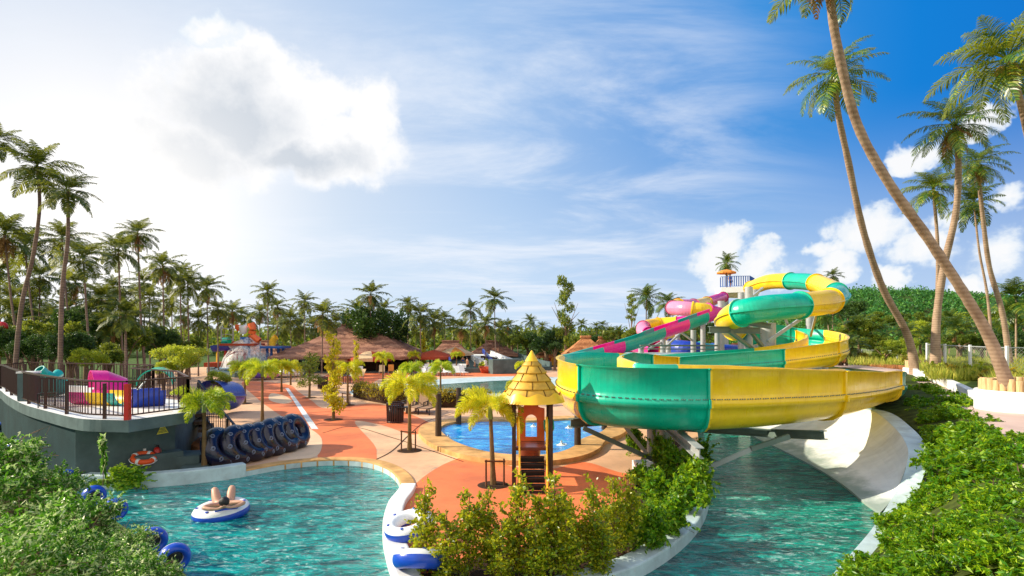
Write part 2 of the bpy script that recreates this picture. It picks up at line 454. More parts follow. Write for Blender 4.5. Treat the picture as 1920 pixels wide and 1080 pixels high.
M['wave']=water('pale_green_pool_water',(.01,.13,.09),(.12,.3,.24),.8,.35)
M['farpool']=water('blue_far_pool_water',(.0,.13,.3),(.05,.32,.5),1.2,.4)
def kiddie():
    m,nt,N,L,b=nodes_of('bright_blue_pool_water')
    g=N.new('ShaderNodeNewGeometry'); v=g.outputs['Position']
    n=noise(N,L,v,1.6,3); 
    ad=N.new('ShaderNodeVectorMath'); ad.operation='MULTIPLY_ADD'; L.new(n.outputs[1],ad.inputs[0]); ad.inputs[1].default_value=(.5,.5,.5); L.new(v,ad.inputs[2])
    vo=N.new('ShaderNodeTexVoronoi'); vo.feature='SMOOTH_F1'; vo.inputs['Scale'].default_value=3.2; L.new(ad.outputs[0],vo.inputs['Vector'])
    c=maprange(N,L,vo.outputs[0],.3,.8)
    o=mix_rgb(N,L,c,(.0,.24,.75),(.03,.5,.92))
    o=mix_rgb(N,L,maprange(N,L,vo.outputs[0],.62,.8,0,.55),o,(.5,.85,1))  # caustic light pattern painted into the pool colour
    L.new(o,b.inputs['Base Color']); b.inputs['Roughness'].default_value=.05; b.inputs['IOR'].default_value=1.33
    bp=N.new('ShaderNodeBump'); bp.inputs['Strength'].default_value=.5; bp.inputs['Distance'].default_value=.06
    n2=noise(N,L,v,4,5,.6,.6); L.new(n2.outputs[0],bp.inputs['Height']); L.new(bp.outputs[0],b.inputs['Normal'])
    return m
M['kiddie']=kiddie()

# ------------------------------------------------------------------ foliage generators
def leaves_to_mesh(name, Pp, D, S, W, rng, fold=0.0):
    n=len(Pp)
    rv=rng.normal(size=(n,3)); side=np.cross(D,rv); side/= (np.linalg.norm(side,axis=1)[:,None]+1e-9)
    S=S[:,None]; w=side*(S*W)
    v=np.empty((n,4,3)); v[:,0]=Pp; v[:,1]=Pp+D*S*.5+w; v[:,2]=Pp+D*S; v[:,3]=Pp+D*S*.5-w
    me=bpy.data.meshes.new(name)
    me.vertices.add(n*4); me.vertices.foreach_set('co',v.reshape(-1))
    me.loops.add(n*4); me.loops.foreach_set('vertex_index',np.arange(n*4,dtype=np.int32))
    me.polygons.add(n); me.polygons.foreach_set('loop_start',np.arange(0,n*4,4,dtype=np.int32))
    try: me.polygons.foreach_set('loop_total',np.full(n,4,dtype=np.int32))
    except Exception: pass
    me.update(calc_edges=True)
    return me
def unit(a): return a/(np.linalg.norm(a,axis=1)[:,None]+1e-9)
def twig_cloud(seed, blobs, ntwig, tl, per, leaf, W=.28, up=.3, surf=.6, sprig=0, spl=2.0, jit=.5):
    """leaf positions along twigs that end inside a union of ellipsoids; blobs = (x,y,z,rx,ry,rz)"""
    rng=np.random.default_rng(seed)
    vol=np.array([b[3]*b[4]*b[5] for b in blobs])**.7; vol/=vol.sum()
    idx=rng.choice(len(blobs),ntwig,p=vol); B=np.array(blobs)[idx]
    d=unit(rng.normal(size=(ntwig,3))); r=rng.uniform(0,1,ntwig)**(1/3); r=surf*np.maximum(r,.75)+(1-surf)*r
    E=B[:,:3]+d*B[:,3:]*r[:,None]
    dr=unit(d*B[:,3:]/B[:,3:].max(axis=1)[:,None]+rng.normal(size=(ntwig,3))*.55+np.array([0,0,up]))
    T=np.full(ntwig,tl)*rng.uniform(.6,1.3,ntwig)
    if sprig: T[:sprig]*=spl
    Pp=[];D=[]
    for k in range(per):
        t=(k+rng.uniform(0,1,ntwig))/per
        q=E-dr*(T*(1-t))[:,None]*.8+rng.normal(size=(ntwig,3))*leaf*.25
        Pp.append(q); D.append(unit(dr*.6+rng.normal(size=(ntwig,3))*jit*1.4+np.array([0,0,.15])))
    if sprig:
        for k in range(per*2):
            t=k/(per*2)
            q=E[:sprig]+dr[:sprig]*(T[:sprig]*t*.8)[:,None]-np.array([0,0,1])*(T[:sprig]*t*t*.2)[:,None]
            Pp.append(q); D.append(unit(dr[:sprig]*.5+rng.normal(size=(sprig,3))*.7))
    Pp=np.concatenate(Pp); D=np.concatenate(D)
    S=leaf*rng.uniform(.6,1.3,len(Pp))
    tw=(E,dr,T)
    return Pp,D,S,W,rng,tw
def foliage_obj(name, cl, mat, parent=None):
    me=leaves_to_mesh(name,*cl[:5]); me.materials.append(mat)
    o=bpy.data.objects.new(name,me); col.objects.link(o)
    if parent is not None: o.parent=parent
    return o
def twig_stems(mb, tw, step=5, r=.006, root=(0,0,0), rootz=.0):
    E,d,T=tw
    for i in range(0,len(E),step):
        e=Vector(E[i]); dd=Vector(d[i]); a=e-dd*T[i]
        b=Vector((root[0]+(a.x-root[0])*.25,root[1]+(a.y-root[1])*.25,max(rootz,a.z*.45)))
        mb.tube([b,a*.6+b*.4+Vector((0,0,.03)),a,e],[r*1.8,r*1.4,r,r*.5],4,cap=False)

def frond(mbv, mbf, az, el0, L, nl, curl, rng, leaf=.28, width=.032, plume=False, vdroop=.45, start=.16):
    """one pinnate leaf appended to lists; returns rachis points"""
    seg=14; p=Vector((0,0,0)); el=el0; pts=[p.copy()]; tang=[]
    side0=Vector((-math.sin(az),math.cos(az),0))
    sway=rng.uniform(-.25,.25)
    for i in range(seg):
        a=az+sway*(i/seg)
        t=Vector((math.cos(a)*math.cos(el),math.sin(a)*math.cos(el),math.sin(el)))
        tang.append(t); p=p+t*(L/seg); pts.append(p.copy())
        el-=curl/seg*(.6+1.0*i/seg)
    tang.append(tang[-1])
    # rachis
    b=len(mbv)
    for i,q in enumerate(pts):
        w=L*.012*(1-.85*i/seg); s=tang[i].cross(Vector((0,0,1)))
        s=s.normalized() if s.length>1e-4 else side0
        u=s.cross(tang[i])
        mbv += [tuple(q+s*w),tuple(q+u*w),tuple(q-s*w)]
    for i in range(seg):
        for k in (0,1):
            mbf.append((b+i*3+k,b+i*3+k+1,b+i*3+3+k+1,b+i*3+3+k))
    for k in range(nl):
        t=start+(1-start)*(k+.5)/nl
        x=t*seg; i=min(int(x),seg-1); fr=x-i
        q=pts[i].lerp(pts[i+1],fr); tg=tang[i]
        s=tg.cross(Vector((0,0,1))); s=s.normalized() if s.length>1e-4 else side0
        u=s.cross(tg).normalized()
        ll=L*leaf*(math.sin(PI*min(1,(.12+.88*t)**.8))*.85+.18)*rng.uniform(.85,1.12)
        nd=(-1,1)
        for sg in (nd if not plume else (-1,1,-1,1,1,-1,1,-1)):
            if plume:
                a=rng.uniform(0,2*PI); out=(s*math.cos(a)+u*math.sin(a))
                d=(out+tg*.75+Vector((0,0,-.05))).normalized(); dr=.25
            else:
                d=(s*sg+tg*rng.uniform(.55,.85)+u*rng.uniform(-.1,.3)).normalized(); dr=vdroop*rng.uniform(.6,1.4)
            d2=(d+Vector((0,0,-dr))).normalized(); d3=(d2+Vector((0,0,-dr*1.6))).normalized()
            wv=tg.cross(d); wv=(tg-d*tg.dot(d)); wv=wv.normalized() if wv.length>1e-4 else u
            w=L*width*(.55 if plume else 1)*rng.uniform(.8,1.15)
            a0=q; a1=a0+d*ll*.35; a2=a1+d2*ll*.35; a3=a2+d3*ll*.3
            b=len(mbv)
            mbv += [tuple(a0-wv*w*.3),tuple(a0+wv*w*.3),tuple(a1+wv*w*.5),tuple(a1-wv*w*.5),tuple(a2+wv*w*.4),tuple(a2-wv*w*.4),tuple(a3)]
            mbf += [(b,b+1,b+2,b+3),(b+3,b+2,b+4,b+5),(b+5,b+4,b+6)]
    return pts
def list_mesh(name,v,f,mat):
    me=bpy.data.meshes.new(name); me.from_pydata(v,[],f); me.materials.append(mat); me.update(); return me
def palm_crown_mesh(name, seed, nf=22, nl=22, mat=None, top=1.35, low=-.55, curl=1.5, leaf=.27, width=.03, bias=None):
    rng=random.Random(seed); v=[];f=[]
    for i in range(nf):
        k=i/(nf-1)
        az=i*2.39996+rng.uniform(-.3,.3)
        el=top+(low-top)*k**1.25+rng.uniform(-.22,.22)
        L=rng.uniform(.85,1.1)*(.72+.28*min(1,k*3))
        frond(v,f,az,el,L,nl,curl*rng.uniform(.7,1.2)*(1.0 if k<.7 else .75),rng,leaf,width)
    return list_mesh(name,v,f,mat)
def foxtail_mesh(name, seed, nf=9, nl=34, mat=None, top=1.15, low=.1, curl=1.9):
    rng=random.Random(seed); v=[];f=[]
    for i in range(nf):
        k=i/(nf-1); az=i*2.39996+rng.uniform(-.3,.3)
        frond(v,f,az,top+(low-top)*k+rng.uniform(-.1,.1),rng.uniform(.85,1.15),nl,curl*rng.uniform(.8,1.2),rng,.25,.024,True,start=.16)
    return list_mesh(name,v,f,mat)
# ------------------------------------------------------------------ camera, sun, sky
cam=bpy.data.cameras.new('camera'); cam.sensor_fit='HORIZONTAL'; cam.angle=R(85); cam.shift_y=(HZ-540)/1920.0
cam.clip_end=3000; cam.clip_start=.1
co=bpy.data.objects.new('camera',cam); col.objects.link(co); co.location=(0,0,EYE); co.rotation_euler=(R(90),0,0)
scene.camera=co
SUN_AZ=R(-86); SUN_EL=R(29)
sd=Vector((math.sin(SUN_AZ)*math.cos(SUN_EL),math.cos(SUN_AZ)*math.cos(SUN_EL),math.sin(SUN_EL)))
sl=bpy.data.lights.new('sun','SUN'); sl.energy=7.0; sl.angle=R(.6); sl.color=(1,.88,.68)
so=bpy.data.objects.new('sun',sl); col.objects.link(so); so.rotation_euler=sd.to_track_quat('Z','Y').to_euler()
so.location=sd*200

def azel(px,py):
    x=(px-960)/F; z=(HZ-py)/F
    return math.atan2(x,1),math.atan2(z,math.hypot(x,1))
def make_world():
    w=bpy.data.worlds.new('World'); scene.world=w; w.use_nodes=True
    nt=w.node_tree; N=nt.nodes; L=nt.links; bg=N['Background']
    tc=N.new('ShaderNodeTexCoord'); d=tc.outputs['Generated']
    sky=N.new('ShaderNodeTexSky'); sky.sky_type='NISHITA'; sky.sun_disc=False
    sky.sun_elevation=SUN_EL; sky.sun_rotation=SUN_AZ; sky.air_density=1.0; sky.dust_density=1.0; sky.ozone_density=2.0
    sp=N.new('ShaderNodeSeparateXYZ'); L.new(d,sp.inputs[0])
    az=math_n(N,L,'ARCTAN2',sp.outputs[0],sp.outputs[1]); el=math_n(N,L,'ARCSINE',sp.outputs[2])
    cb=N.new('ShaderNodeCombineXYZ'); L.new(az,cb.inputs[0]); L.new(el,cb.inputs[1]); ae=cb.outputs[0]
    # clear-sky colour: pale round the sun's side, deep blue away from it
    base=mix_rgb(N,L,1.0,sky.outputs[0],(.05,.058,.07),'MULTIPLY')
    ga,ge=azel(150,420)
    gd=(math.sin(ga)*math.cos(ge),math.cos(ga)*math.cos(ge),math.sin(ge))
    dp=N.new('ShaderNodeVectorMath'); dp.operation='DOT_PRODUCT'; L.new(d,dp.inputs[0]); dp.inputs[1].default_value=gd
    ang=math_n(N,L,'ARCCOSINE',dp.outputs['Value'])
    ramp=N.new('ShaderNodeValToRGB'); L.new(math_n(N,L,'DIVIDE',ang,1.6),ramp.inputs[0])
    e=ramp.color_ramp.elements
    e[0].position=0; e[0].color=(1.15,1.13,1.1,1); e[1].position=1; e[1].color=(.002,.14,.6,1)
    for p_,c_ in ((.12,(.93,.96,1.02)),(.22,(.70,.81,.97)),(.40,(.42,.62,.93)),(.55,(.2,.43,.84)),(.66,(.045,.31,.79)),(.78,(.002,.23,.74))):
        q=e.new(p_); q.color=(*c_,1)
    base=mix_rgb(N,L,.9,base,ramp.outputs[0])
    # pale horizon
    hz=maprange(N,L,el,0.0,.36,1,0,True)
    base=mix_rgb(N,L,math_n(N,L,'MULTIPLY',hz,.72),base,(.72,.86,1.0))
    # cirrus streaks, laid out on a high flat layer
    zc=math_n(N,L,'ADD',sp.outputs[2],.12)
    c2=N.new('ShaderNodeCombineXYZ'); L.new(math_n(N,L,'DIVIDE',sp.outputs[0],zc),c2.inputs[0]); L.new(math_n(N,L,'DIVIDE',sp.outputs[1],zc),c2.inputs[1])
    mp=N.new('ShaderNodeMapping'); mp.inputs['Rotation'].default_value=(0,0,R(-38)); mp.inputs['Scale'].default_value=(.65,1.4,1); L.new(c2.outputs[0],mp.inputs[0])
    ci=noise(N,L,mp.outputs[0],1.1,9,.62,.5)
    cmask=maprange(N,L,ang,.8,1.22,1,0,True)
    cir=math_n(N,L,'MULTIPLY',maprange(N,L,ci.outputs[0],.4,.72,0,.9,True),cmask)
    base=mix_rgb(N,L,cir,base,(.84,.9,1.0))
    # cumulus
    wn=noise(N,L,ae,7,5,.6)
    wa=N.new('ShaderNodeVectorMath'); wa.operation='MULTIPLY_ADD'; L.new(wn.outputs[1],wa.inputs[0]); wa.inputs[1].default_value=(.16,.15,0)
    L.new(ae,wa.inputs[2])
    off=N.new('ShaderNodeVectorMath'); off.operation='SUBTRACT'; L.new(wa.outputs[0],off.inputs[0]); off.inputs[1].default_value=(.08,.075,0)
    aew=off.outputs[0]
    def blobs(lst):
        cur=None
        for (px,py,rx,ry) in lst:
            a,e_=azel(px,py); a1,_=azel(px+rx,py); a0,_=azel(px-rx,py); _,e1=azel(px,py-ry)
            mpn=N.new('ShaderNodeMapping'); mpn.vector_type='TEXTURE'
            mpn.inputs['Location'].default_value=(a,e_,0); mpn.inputs['Scale'].default_value=((a1-a0)/2,max(.004,e1-e_),1)
            L.new(aew,mpn.inputs[0])
            g=N.new('ShaderNodeTexGradient'); g.gradient_type='SPHERICAL'; L.new(mpn.outputs[0],g.inputs[0])
            cur=g.outputs[1] if cur is None else math_n(N,L,'MAXIMUM',cur,g.outputs[1])
        return cur
    big=blobs([(400,190,190,130),(500,240,260,150),(620,270,190,120),(700,210,80,120),(340,290,170,110),(560,160,190,90),(450,130,120,80)])
    sm=blobs([(x_,y_,w_*1.15,h_*1.1) for x_,y_,w_,h_ in [(1360,470,55,50),(1350,490,70,55),(1430,490,75,40),(1540,480,50,28),(1640,440,95,60),(1730,480,80,50),(1570,500,60,25),
              (1885,375,75,35),(1895,470,95,70),(1840,205,60,35),(1720,265,50,45),(1680,535,50,24),(1820,545,60,30),(390,70,70,40),(1330,510,40,25),(1760,420,60,40),(1420,520,130,22)]])
    fb=noise(N,L,ae,10,10,.62,.25)
    fb2=noise(N,L,ae,26,8,.65)
    def dens(b,lo,hi,amp=.9):
        s=math_n(N,L,'ADD',b,math_n(N,L,'MULTIPLY',math_n(N,L,'MULTIPLY',math_n(N,L,'SUBTRACT',fb.outputs[0],.5),amp),maprange(N,L,b,0,.22,.0,1)))
        return maprange(N,L,s,lo,hi,0,1,True),s
    dB,sB=dens(big,.05,.5,1.3)
    dS,sS=dens(sm,.12,.55,2.2)
    grey=blobs([(430,215,210,120),(360,290,170,90),(560,290,170,60)])
    gm=math_n(N,L,'MULTIPLY',maprange(N,L,math_n(N,L,'ADD',grey,math_n(N,L,'MULTIPLY',math_n(N,L,'SUBTRACT',fb2.outputs[0],.5),.5)),.1,.75),1.0)
    cb_=mix_rgb(N,L,gm,(1.02,1.02,1.03),(.6,.66,.74))
    base=mix_rgb(N,L,dB,base,cb_)
    cs_=mix_rgb(N,L,maprange(N,L,sS,.2,.75),(.72,.84,.97),(1.0,1.0,1.0))
    base=mix_rgb(N,L,math_n(N,L,'MULTIPLY',dS,.95),base,cs_)
    # glare round the low sun
    sa,se=azel(215,425)
    sdv=(math.sin(sa)*math.cos(se),math.cos(sa)*math.cos(se),math.sin(se))
    d2=N.new('ShaderNodeVectorMath'); d2.operation='DOT_PRODUCT'; L.new(d,d2.inputs[0]); d2.inputs[1].default_value=sdv
    gl=math_n(N,L,'POWER',math_n(N,L,'MAXIMUM',d2.outputs['Value'],0),60)
    base=mix_rgb(N,L,math_n(N,L,'MULTIPLY',gl,.85),base,(1.25,1.2,1.14))
    # unseen bright cloud added behind the camera to fill front faces with light
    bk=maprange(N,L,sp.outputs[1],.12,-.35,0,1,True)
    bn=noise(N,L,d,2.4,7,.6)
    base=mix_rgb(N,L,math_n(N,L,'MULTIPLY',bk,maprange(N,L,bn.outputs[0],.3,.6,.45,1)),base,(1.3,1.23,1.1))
    # below the horizon: dull ground tone
    base=mix_rgb(N,L,maprange(N,L,sp.outputs[2],-.06,-.01,1,0),base,(.12,.13,.09))
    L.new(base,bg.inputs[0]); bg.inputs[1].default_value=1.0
    lp=w.cycles; lp.sampling_method='MANUAL'; lp.sample_map_resolution=512
make_world()
scene.view_settings.view_transform='Standard'; scene.view_settings.look='None'; scene.view_settings.exposure=0; scene.view_settings.gamma=1
cy=scene.cycles
cy.max_bounces=6; cy.transparent_max_bounces=6; cy.diffuse_bounces=3; cy.glossy_bounces=3
cy.caustics_reflective=False; cy.caustics_refractive=False; cy.use_denoising=True

# ------------------------------------------------------------------ ground, river, paving
WZ=-.16
far_bank=[G(*p) for p in [(-140,905),(60,898),(150,905),(230,906),(320,900),(400,893),(460,884),(520,873),(580,866),(640,864),(690,868),(725,880),(745,897),(752,915)]]
left_isl=[G(*p) for p in [(745,928),(728,950),(718,985),(720,1020),(737,1080),(770,1150)]]
isl_front=[G(*p) for p in [(850,1185),(960,1160),(1050,1115),(1130,1092),(1210,1062),(1280,1015),(1318,970),(1330,930),(1326,900),(1318,870),(1312,840),(1308,812),(1306,785),(1306,770)]]
canal_end=[]
rb_low=[Vector((15.0,31,0)),Vector((15.2,28,0)),G(1560,760,1.25)*.97,G(1631,769,1.25)*.975,G(1675,800,1.2)*.975,G(1700,835,1.05)*.98,G(1701,867,.75)*.985,G(1684,907,.3)*.99,G(1664,948,.05)]
for p in rb_low: p.z=0
near_bank=[G(*p) for p in [(1638,993),(1598,1040),(1556,1090),(1494,1195)]]+[Vector((2.2,6.9,0)),Vector((-2,6.6,0)),G(420,1130),G(350,1080),G(270,1015),G(190,960),G(120,925),G(40,915),G(-140,925)]
plaza_edge=catmull(far_bank,4)+catmull(left_isl,4)+catmull(isl_front,4)
river_loop=plaza_edge+canal_end+catmull(rb_low,3)+catmull(near_bank,4)
river_loop=[Vector((p.x,p.y,0)) for p in river_loop]
outer=[Vector((-900,-60,0)),Vector((900,-60,0)),Vector((900,1500,0)),Vector((-900,1500,0))]
tr=tessellate_polygon([outer,river_loop])
mb=MB(); mb.add(outer+river_loop,tr); mb.build('ground',M['lawn'],kind='structure')
mb=MB(); lo=[Vector((p.x,p.y,-1.2)) for p in river_loop]; mb.strip(river_loop+[river_loop[0]],lo+[lo[0]]); mb.build('river_wall',M['bluewhite'],kind='structure')
# water surface as a finely rippled sheet
big=offset_poly(river_loop,.05)
mb=MB(); mb.poly([Vector((p.x,p.y,WZ)) for p in big]); wobj=mb.build('river_water',M['river'],kind='structure')

# paved plaza sheets, each 4 mm above the one below
def sheet(name,pts,mat,z,kind='structure'):
    mb=MB(); mb.poly([Vector((p.x,p.y,z)) for p in pts]); o=mb.build(name,mat,kind=kind)
    for f in o.data.polygons:
        pass
    return o
plz=catmull(far_bank[1:],4)+catmull(left_isl,4)+catmull(isl_front,4)+[G(1400,760),Vector((14,40,0)),Vector((22,66,0)),Vector((14,88,0)),Vector((-10,92,0)),Vector((-40,90,0)),Vector((-46,70,0)),Vector((-30,46,0)),Vector((-17,30,0)),Vector((-12,22,0)),Vector((-12.5,16.6,0))]
sheet('paved_plaza',plz,M['tan'],.004)
def gp(l): return [G(*p) for p in l]
def closed(l,per=5): return catmull(gp(l),per,True)
sheet('terracotta_paving',closed([(455,716),(535,720),(560,735),(585,752),(612,766),(690,757),(735,764),(800,790),(805,800),(775,815),(715,797),(665,790),(700,832),(706,852),(700,864),(650,861),(597,860),(605,830),(590,812),(560,798),(520,775),(480,745)]),M['terra'],.008)
D=catmull(gp([(1318,868),(1260,872),(1182,889),(1110,869),(1080,868),(1030,880),(960,875),(905,858),(880,853),(830,872),(790,898),(764,925),(752,940)]),4)+catmull(offset_line(left_isl,-.3),4)+catmull(isl_front[:9],4)
sheet('terracotta_playground_paving',D,M['terra'],.008)
sheet('cream_paving',closed([(548,800),(572,800),(600,818),(603,840),(592,856),(560,862),(520,862),(540,840)]),M['cream'],.012)
sheet('cream_walk_paving',closed([(508,738),(530,741),(548,752),(530,757),(505,750)]),M['cream'],.012)
wl=[G(535,728),G(541,728),G(597,805),G(584,805)]
for k_,ln in enumerate([[(604,812),(660,800),(740,822),(800,842),(870,866)],[(560,806),(620,790),(690,788),(760,796),(812,806)],[(700,864),(735,845),(770,812),(800,790),(850,775)],[(470,800),(540,780),(610,772),(690,768)]]):
    l_=catmull(gp(ln),6); sheet('paving_joint',l_+offset_line(l_,.05)[::-1],M['soil'],.014)
sheet('white_ground_marking',wl,M['whiteconc'],.016)
sheet('terracotta_far_paving',closed([(640,697),(760,690),(900,690),(1000,697),(960,705),(830,706),(720,710),(690,722),(640,716),(600,712)]),M['terra'],.008)

# stone coping along the plaza edge
def curb(name,line,w,z0,z1,mat,label=None,cat=None,kind=None,side=1,bev=.02):
    a=line; b=offset_line(line,w*side)
    mb=MB(); mb.prism([*a,*b[::-1]],z0,z1,bottom=True)
    o=bevel(mb.build(name,mat,kind=kind),.035)
    if label: tag(o,label,cat)
    return o
cop=catmull(far_bank[6:],6)
curb('stone_coping',cop,.42,-.25,.05,M['stone'],kind='structure',side=-1)
lc=catmull([G(150,906,.0),G(230,907),G(320,901),G(400,893),G(462,884)],6)
curb('low_curb_wall',lc,.38,-.5,.24,M['bluewhite'],'low pale blue curb wall along the pool below the grey deck','curb wall',side=-1)
lw=catmull([G(752,915)]+left_isl,6)
curb('white_pool_wall',lw,.42,-.5,.14,M['whiteconc'],'white low wall curving along the right side of the swimming channel','curb wall',side=-1)
ic=catmull(isl_front[1:11],6)
curb('planter_curb',ic,.46,-.5,.1,M['bluewhite'],'pale curved curb in front of the hedge on the island','curb wall',side=-1)
soil=catmull(offset_line(isl_front[0:12],-.5),5)+catmull(offset_line(isl_front[0:12],-2.0),5)[::-1]
sheet('planting_bed',soil,M['soil'],.05)

# ------------------------------------------------------------------ kiddie pool
kp=closed([(826,812),(838,801),(875,795),(930,793),(1000,795),(1060,791),(1110,793),(1138,802),(1128,816),(1092,830),(1076,845),(1045,857),(1000,862),(930,858),(880,846),(845,831)],6)
rim=offset_poly(kp,.95)
kr=empty('paddling_pool',(0,0,0),0,'bright blue paddling pool with a wavy tan stone rim behind the play tower','pool')
mb=MB()
n=len(kp)
for i in range(n):
    j=(i+1)%n
    a,b,c,d=kp[i],kp[j],rim[j],rim[i]
    up=Vector((0,0,.17))
    mb.add([a+up,b+up,c+up,d+up],[(0,1,2,3)]); mb.add([d+up,c+up,c-up,d-up],[(0,1,2,3)]); mb.add([a+up,b+up,b-up,a-up],[(0,3,2,1)])
mb.build('rim',M['stone'],kr)
mb=MB(); mb.poly([Vector((p.x,p.y,.07)) for p in offset_poly(kp,.02)]); mb.build('water',M['kiddie'],kr)
M['splash']=pmat('white_splash_water',(.85,.92,.95),.2,.1,10,.3)
for (x,y,s) in [(1053,834,.11),(1066,803,.1),(840,820,.07),(1000,800,.08)]:
    p=G(x,y,.07); mb=MB(); rr=random.Random(x)
    pr=[(s*1.6*(1-k/9)**1.7*rr.uniform(.75,1.1)+.012,s*1.3*(k/9)**1.4) for k in range(10)]
    mb.lathe([(s*1.9,0)]+pr+[(0,pr[-1][1]+.02)],11,c=(p.x,p.y,.072))
    mb.v=[(vx+rr.uniform(-.03,.03),vy+rr.uniform(-.03,.03),max(.072,vz+rr.uniform(-.03,.03))) for vx,vy,vz in mb.v]
    tag(mb.build('water_jet',M['splash']),{1053:'white water jet bubbling near the right end of the paddling pool',1066:'far jet bubbling at the right behind the play tower',840:'small jet by the wooden post at the left end of the paddling pool',1000:'jet bubbling at the far middle edge of the paddling pool'}[x],'water jet','bubbling jets in the paddling pool')
for (x,y0,y1,l) in [(822,825,738,'wooden post nearest the sun loungers at the paddling pool'),(860,798,727,'wooden post on the far left edge of the paddling pool'),(1083,842,768,'wooden post beside the playing tower at right of the pool'),(1133,808,775,'short wooden post at the far right of the paddling pool')]:
    p=G(x,y0); h=(y0-y1)/F*p.y
    mb=MB(); mb.tube([p,p+Vector((0,0,h*.5)),p+Vector((0,0,h))],[.13,.125,.115],10); tag(mb.build('wooden_post',M['wood']),l,'post','wooden posts round the paddling pool')

# ------------------------------------------------------------------ deck
DZ=1.9
dk=empty('raised_deck',(0,0,0),0,'grey raised concrete deck with a pale floor and overhanging slab at left','deck')
front=[G(x,y,DZ) for x,y in [(-10,728),(2,733),(13,742),(44,758),(89,771),(144,784),(190,787)]]
front=catmull(front,4)
corner=G(241,788,DZ); rcorner=G(362,771,DZ)
back=[Vector((-10.1,17.4,DZ)),Vector((-12.0,20.3,DZ)),Vector((-15,22.3,DZ)),Vector((-15.9,25,DZ)),Vector((-23.8,27.6,DZ)),Vector((-23.6,25.6,DZ))]
deckpoly=front+[corner,rcorner]+back[1:]
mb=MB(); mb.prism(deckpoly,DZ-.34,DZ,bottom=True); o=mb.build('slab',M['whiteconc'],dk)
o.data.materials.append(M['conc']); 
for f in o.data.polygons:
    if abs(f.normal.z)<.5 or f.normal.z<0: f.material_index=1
mb=MB(); mb.poly([Vector((p.x,p.y,DZ+.004)) for p in offset_poly(deckpoly,-.55)]); mb.build('floor',M['deckfloor'],dk)
wallf=[p+Vector((.06,.1,0)) for p in front[:-4]]
wa=Vector((-12.62,16.15,0)); 
wl1=[Vector((p.x,p.y+.02,0)) for p in wallf if p.x<-12.7]+[wa]
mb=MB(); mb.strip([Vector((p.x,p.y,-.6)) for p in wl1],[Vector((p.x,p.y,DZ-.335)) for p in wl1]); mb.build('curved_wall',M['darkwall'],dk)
wb=Vector((-10.85,18.0,0)); wc=Vector((-12.2,22,0))
mb=MB(); l=[wa,wb,wc,Vector((-16,24.5,0)),Vector((-23,27,0))]
mb.strip([Vector((p.x,p.y,-.6)) for p in l],[Vector((p.x,p.y,DZ-.336)) for p in l]); mb.build('recessed_wall',M['conc'],dk)
# stepped plinth below the lifebuoy
d=(wb-wa).normalized(); nrm=Vector((d.y,-d.x,0))
mb=MB(); pm=wa.lerp(wb,.78)+nrm*.3; mb.box((pm.x,pm.y,.15),(1.3,.5,.9),math.atan2(d.y,d.x)); bevel(mb.build('plinth',M['conc'],dk),.015)
mb=MB(); pm=wb+Vector((.45,.1,0)); mb.box((pm.x,pm.y,.22),(.7,1.0,.44),.3); pm=wb+Vector((.95,-.5,0)); mb.box((pm.x,pm.y,.1),(.7,1.0,.2),.3); mb.build('step',M['conc'],dk)

def railing(name,line,h,label,z=DZ,post=6,bal=.125,parent=None,cat='railing',mat=None,thick=.02,red=None):
    rt=empty(name,(0,0,0),0,label,cat)
    mat=mat or M['rail']
    pts=[Vector((p.x,p.y,p.z)) for p in line]
    for nm,zz,ww,hh in (('top_rail',h,.075,.045),('bottom_rail',.12,.04,.04)):
        t=MB(); prev=None
        for i,q in enumerate(pts):
            tg=(pts[min(i+1,len(pts)-1)]-pts[max(i-1,0)]).normalized(); sd_=tg.cross(Vector((0,0,1))).normalized()
            r_=[q+sd_*x+Vector((0,0,zz+z)) for x,z in ((-ww/2,-hh/2),(ww/2,-hh/2),(ww/2,hh/2),(-ww/2,hh/2))]; r_.append(r_[0])
            if prev: t.strip(prev,r_)
            prev=r_
        t.build(nm,mat,rt)
    b=MB()
    seglen=[(pts[i+1]-pts[i]).length for i in range(len(pts)-1)]
    tot=sum(seglen); k=0; s=0
    nb=max(2,int(tot/bal))
    for q in range(nb+1):
        target=tot*q/nb
        while k<len(seglen)-1 and s+seglen[k]<target: s+=seglen[k]; k+=1
        p=pts[k].lerp(pts[k+1],min(1,max(0,(target-s)/max(seglen[k],1e-6))))
        if q%14==0 or q==nb:
            pp=MB(); pp.box((p.x,p.y,p.z+h/2-.03),(.07,.07,h-.06)); pp.build('post',mat,rt)
        else: b.bar(p+Vector((0,0,.12)),p+Vector((0,0,h)),thick)
    b.build('balusters',mat,rt)
    return rt
fl=[p for p in offset_poly(deckpoly,-.14)]
nf=len(front)
railing('railing',fl[1:nf+1],1.06,'long curved brown railing along the front edge of the grey deck',bal=.15)
railing('railing',[fl[nf],fl[nf+1]],1.06,'short straight brown railing above the triangular warning sign',bal=.15)
bk=fl[nf+1:]
railing('railing',[bk[0],bk[1],bk[2],bk[3]],1.06,'brown railing zigzagging back behind the blue slide on the deck',bal=.2)
railing('railing',[bk[3],bk[4],fl[1]],1.06,'brown railing along the back edge of the grey deck under the trees',bal=.2)
mb=MB(); p=fl[nf]; mb.box((p.x+.03,p.y-.02,DZ+.5),(.13,.13,1.0)); tag(mb.build('corner_post',M['red']),'glossy red and brown post at the corner of the deck railing','post')

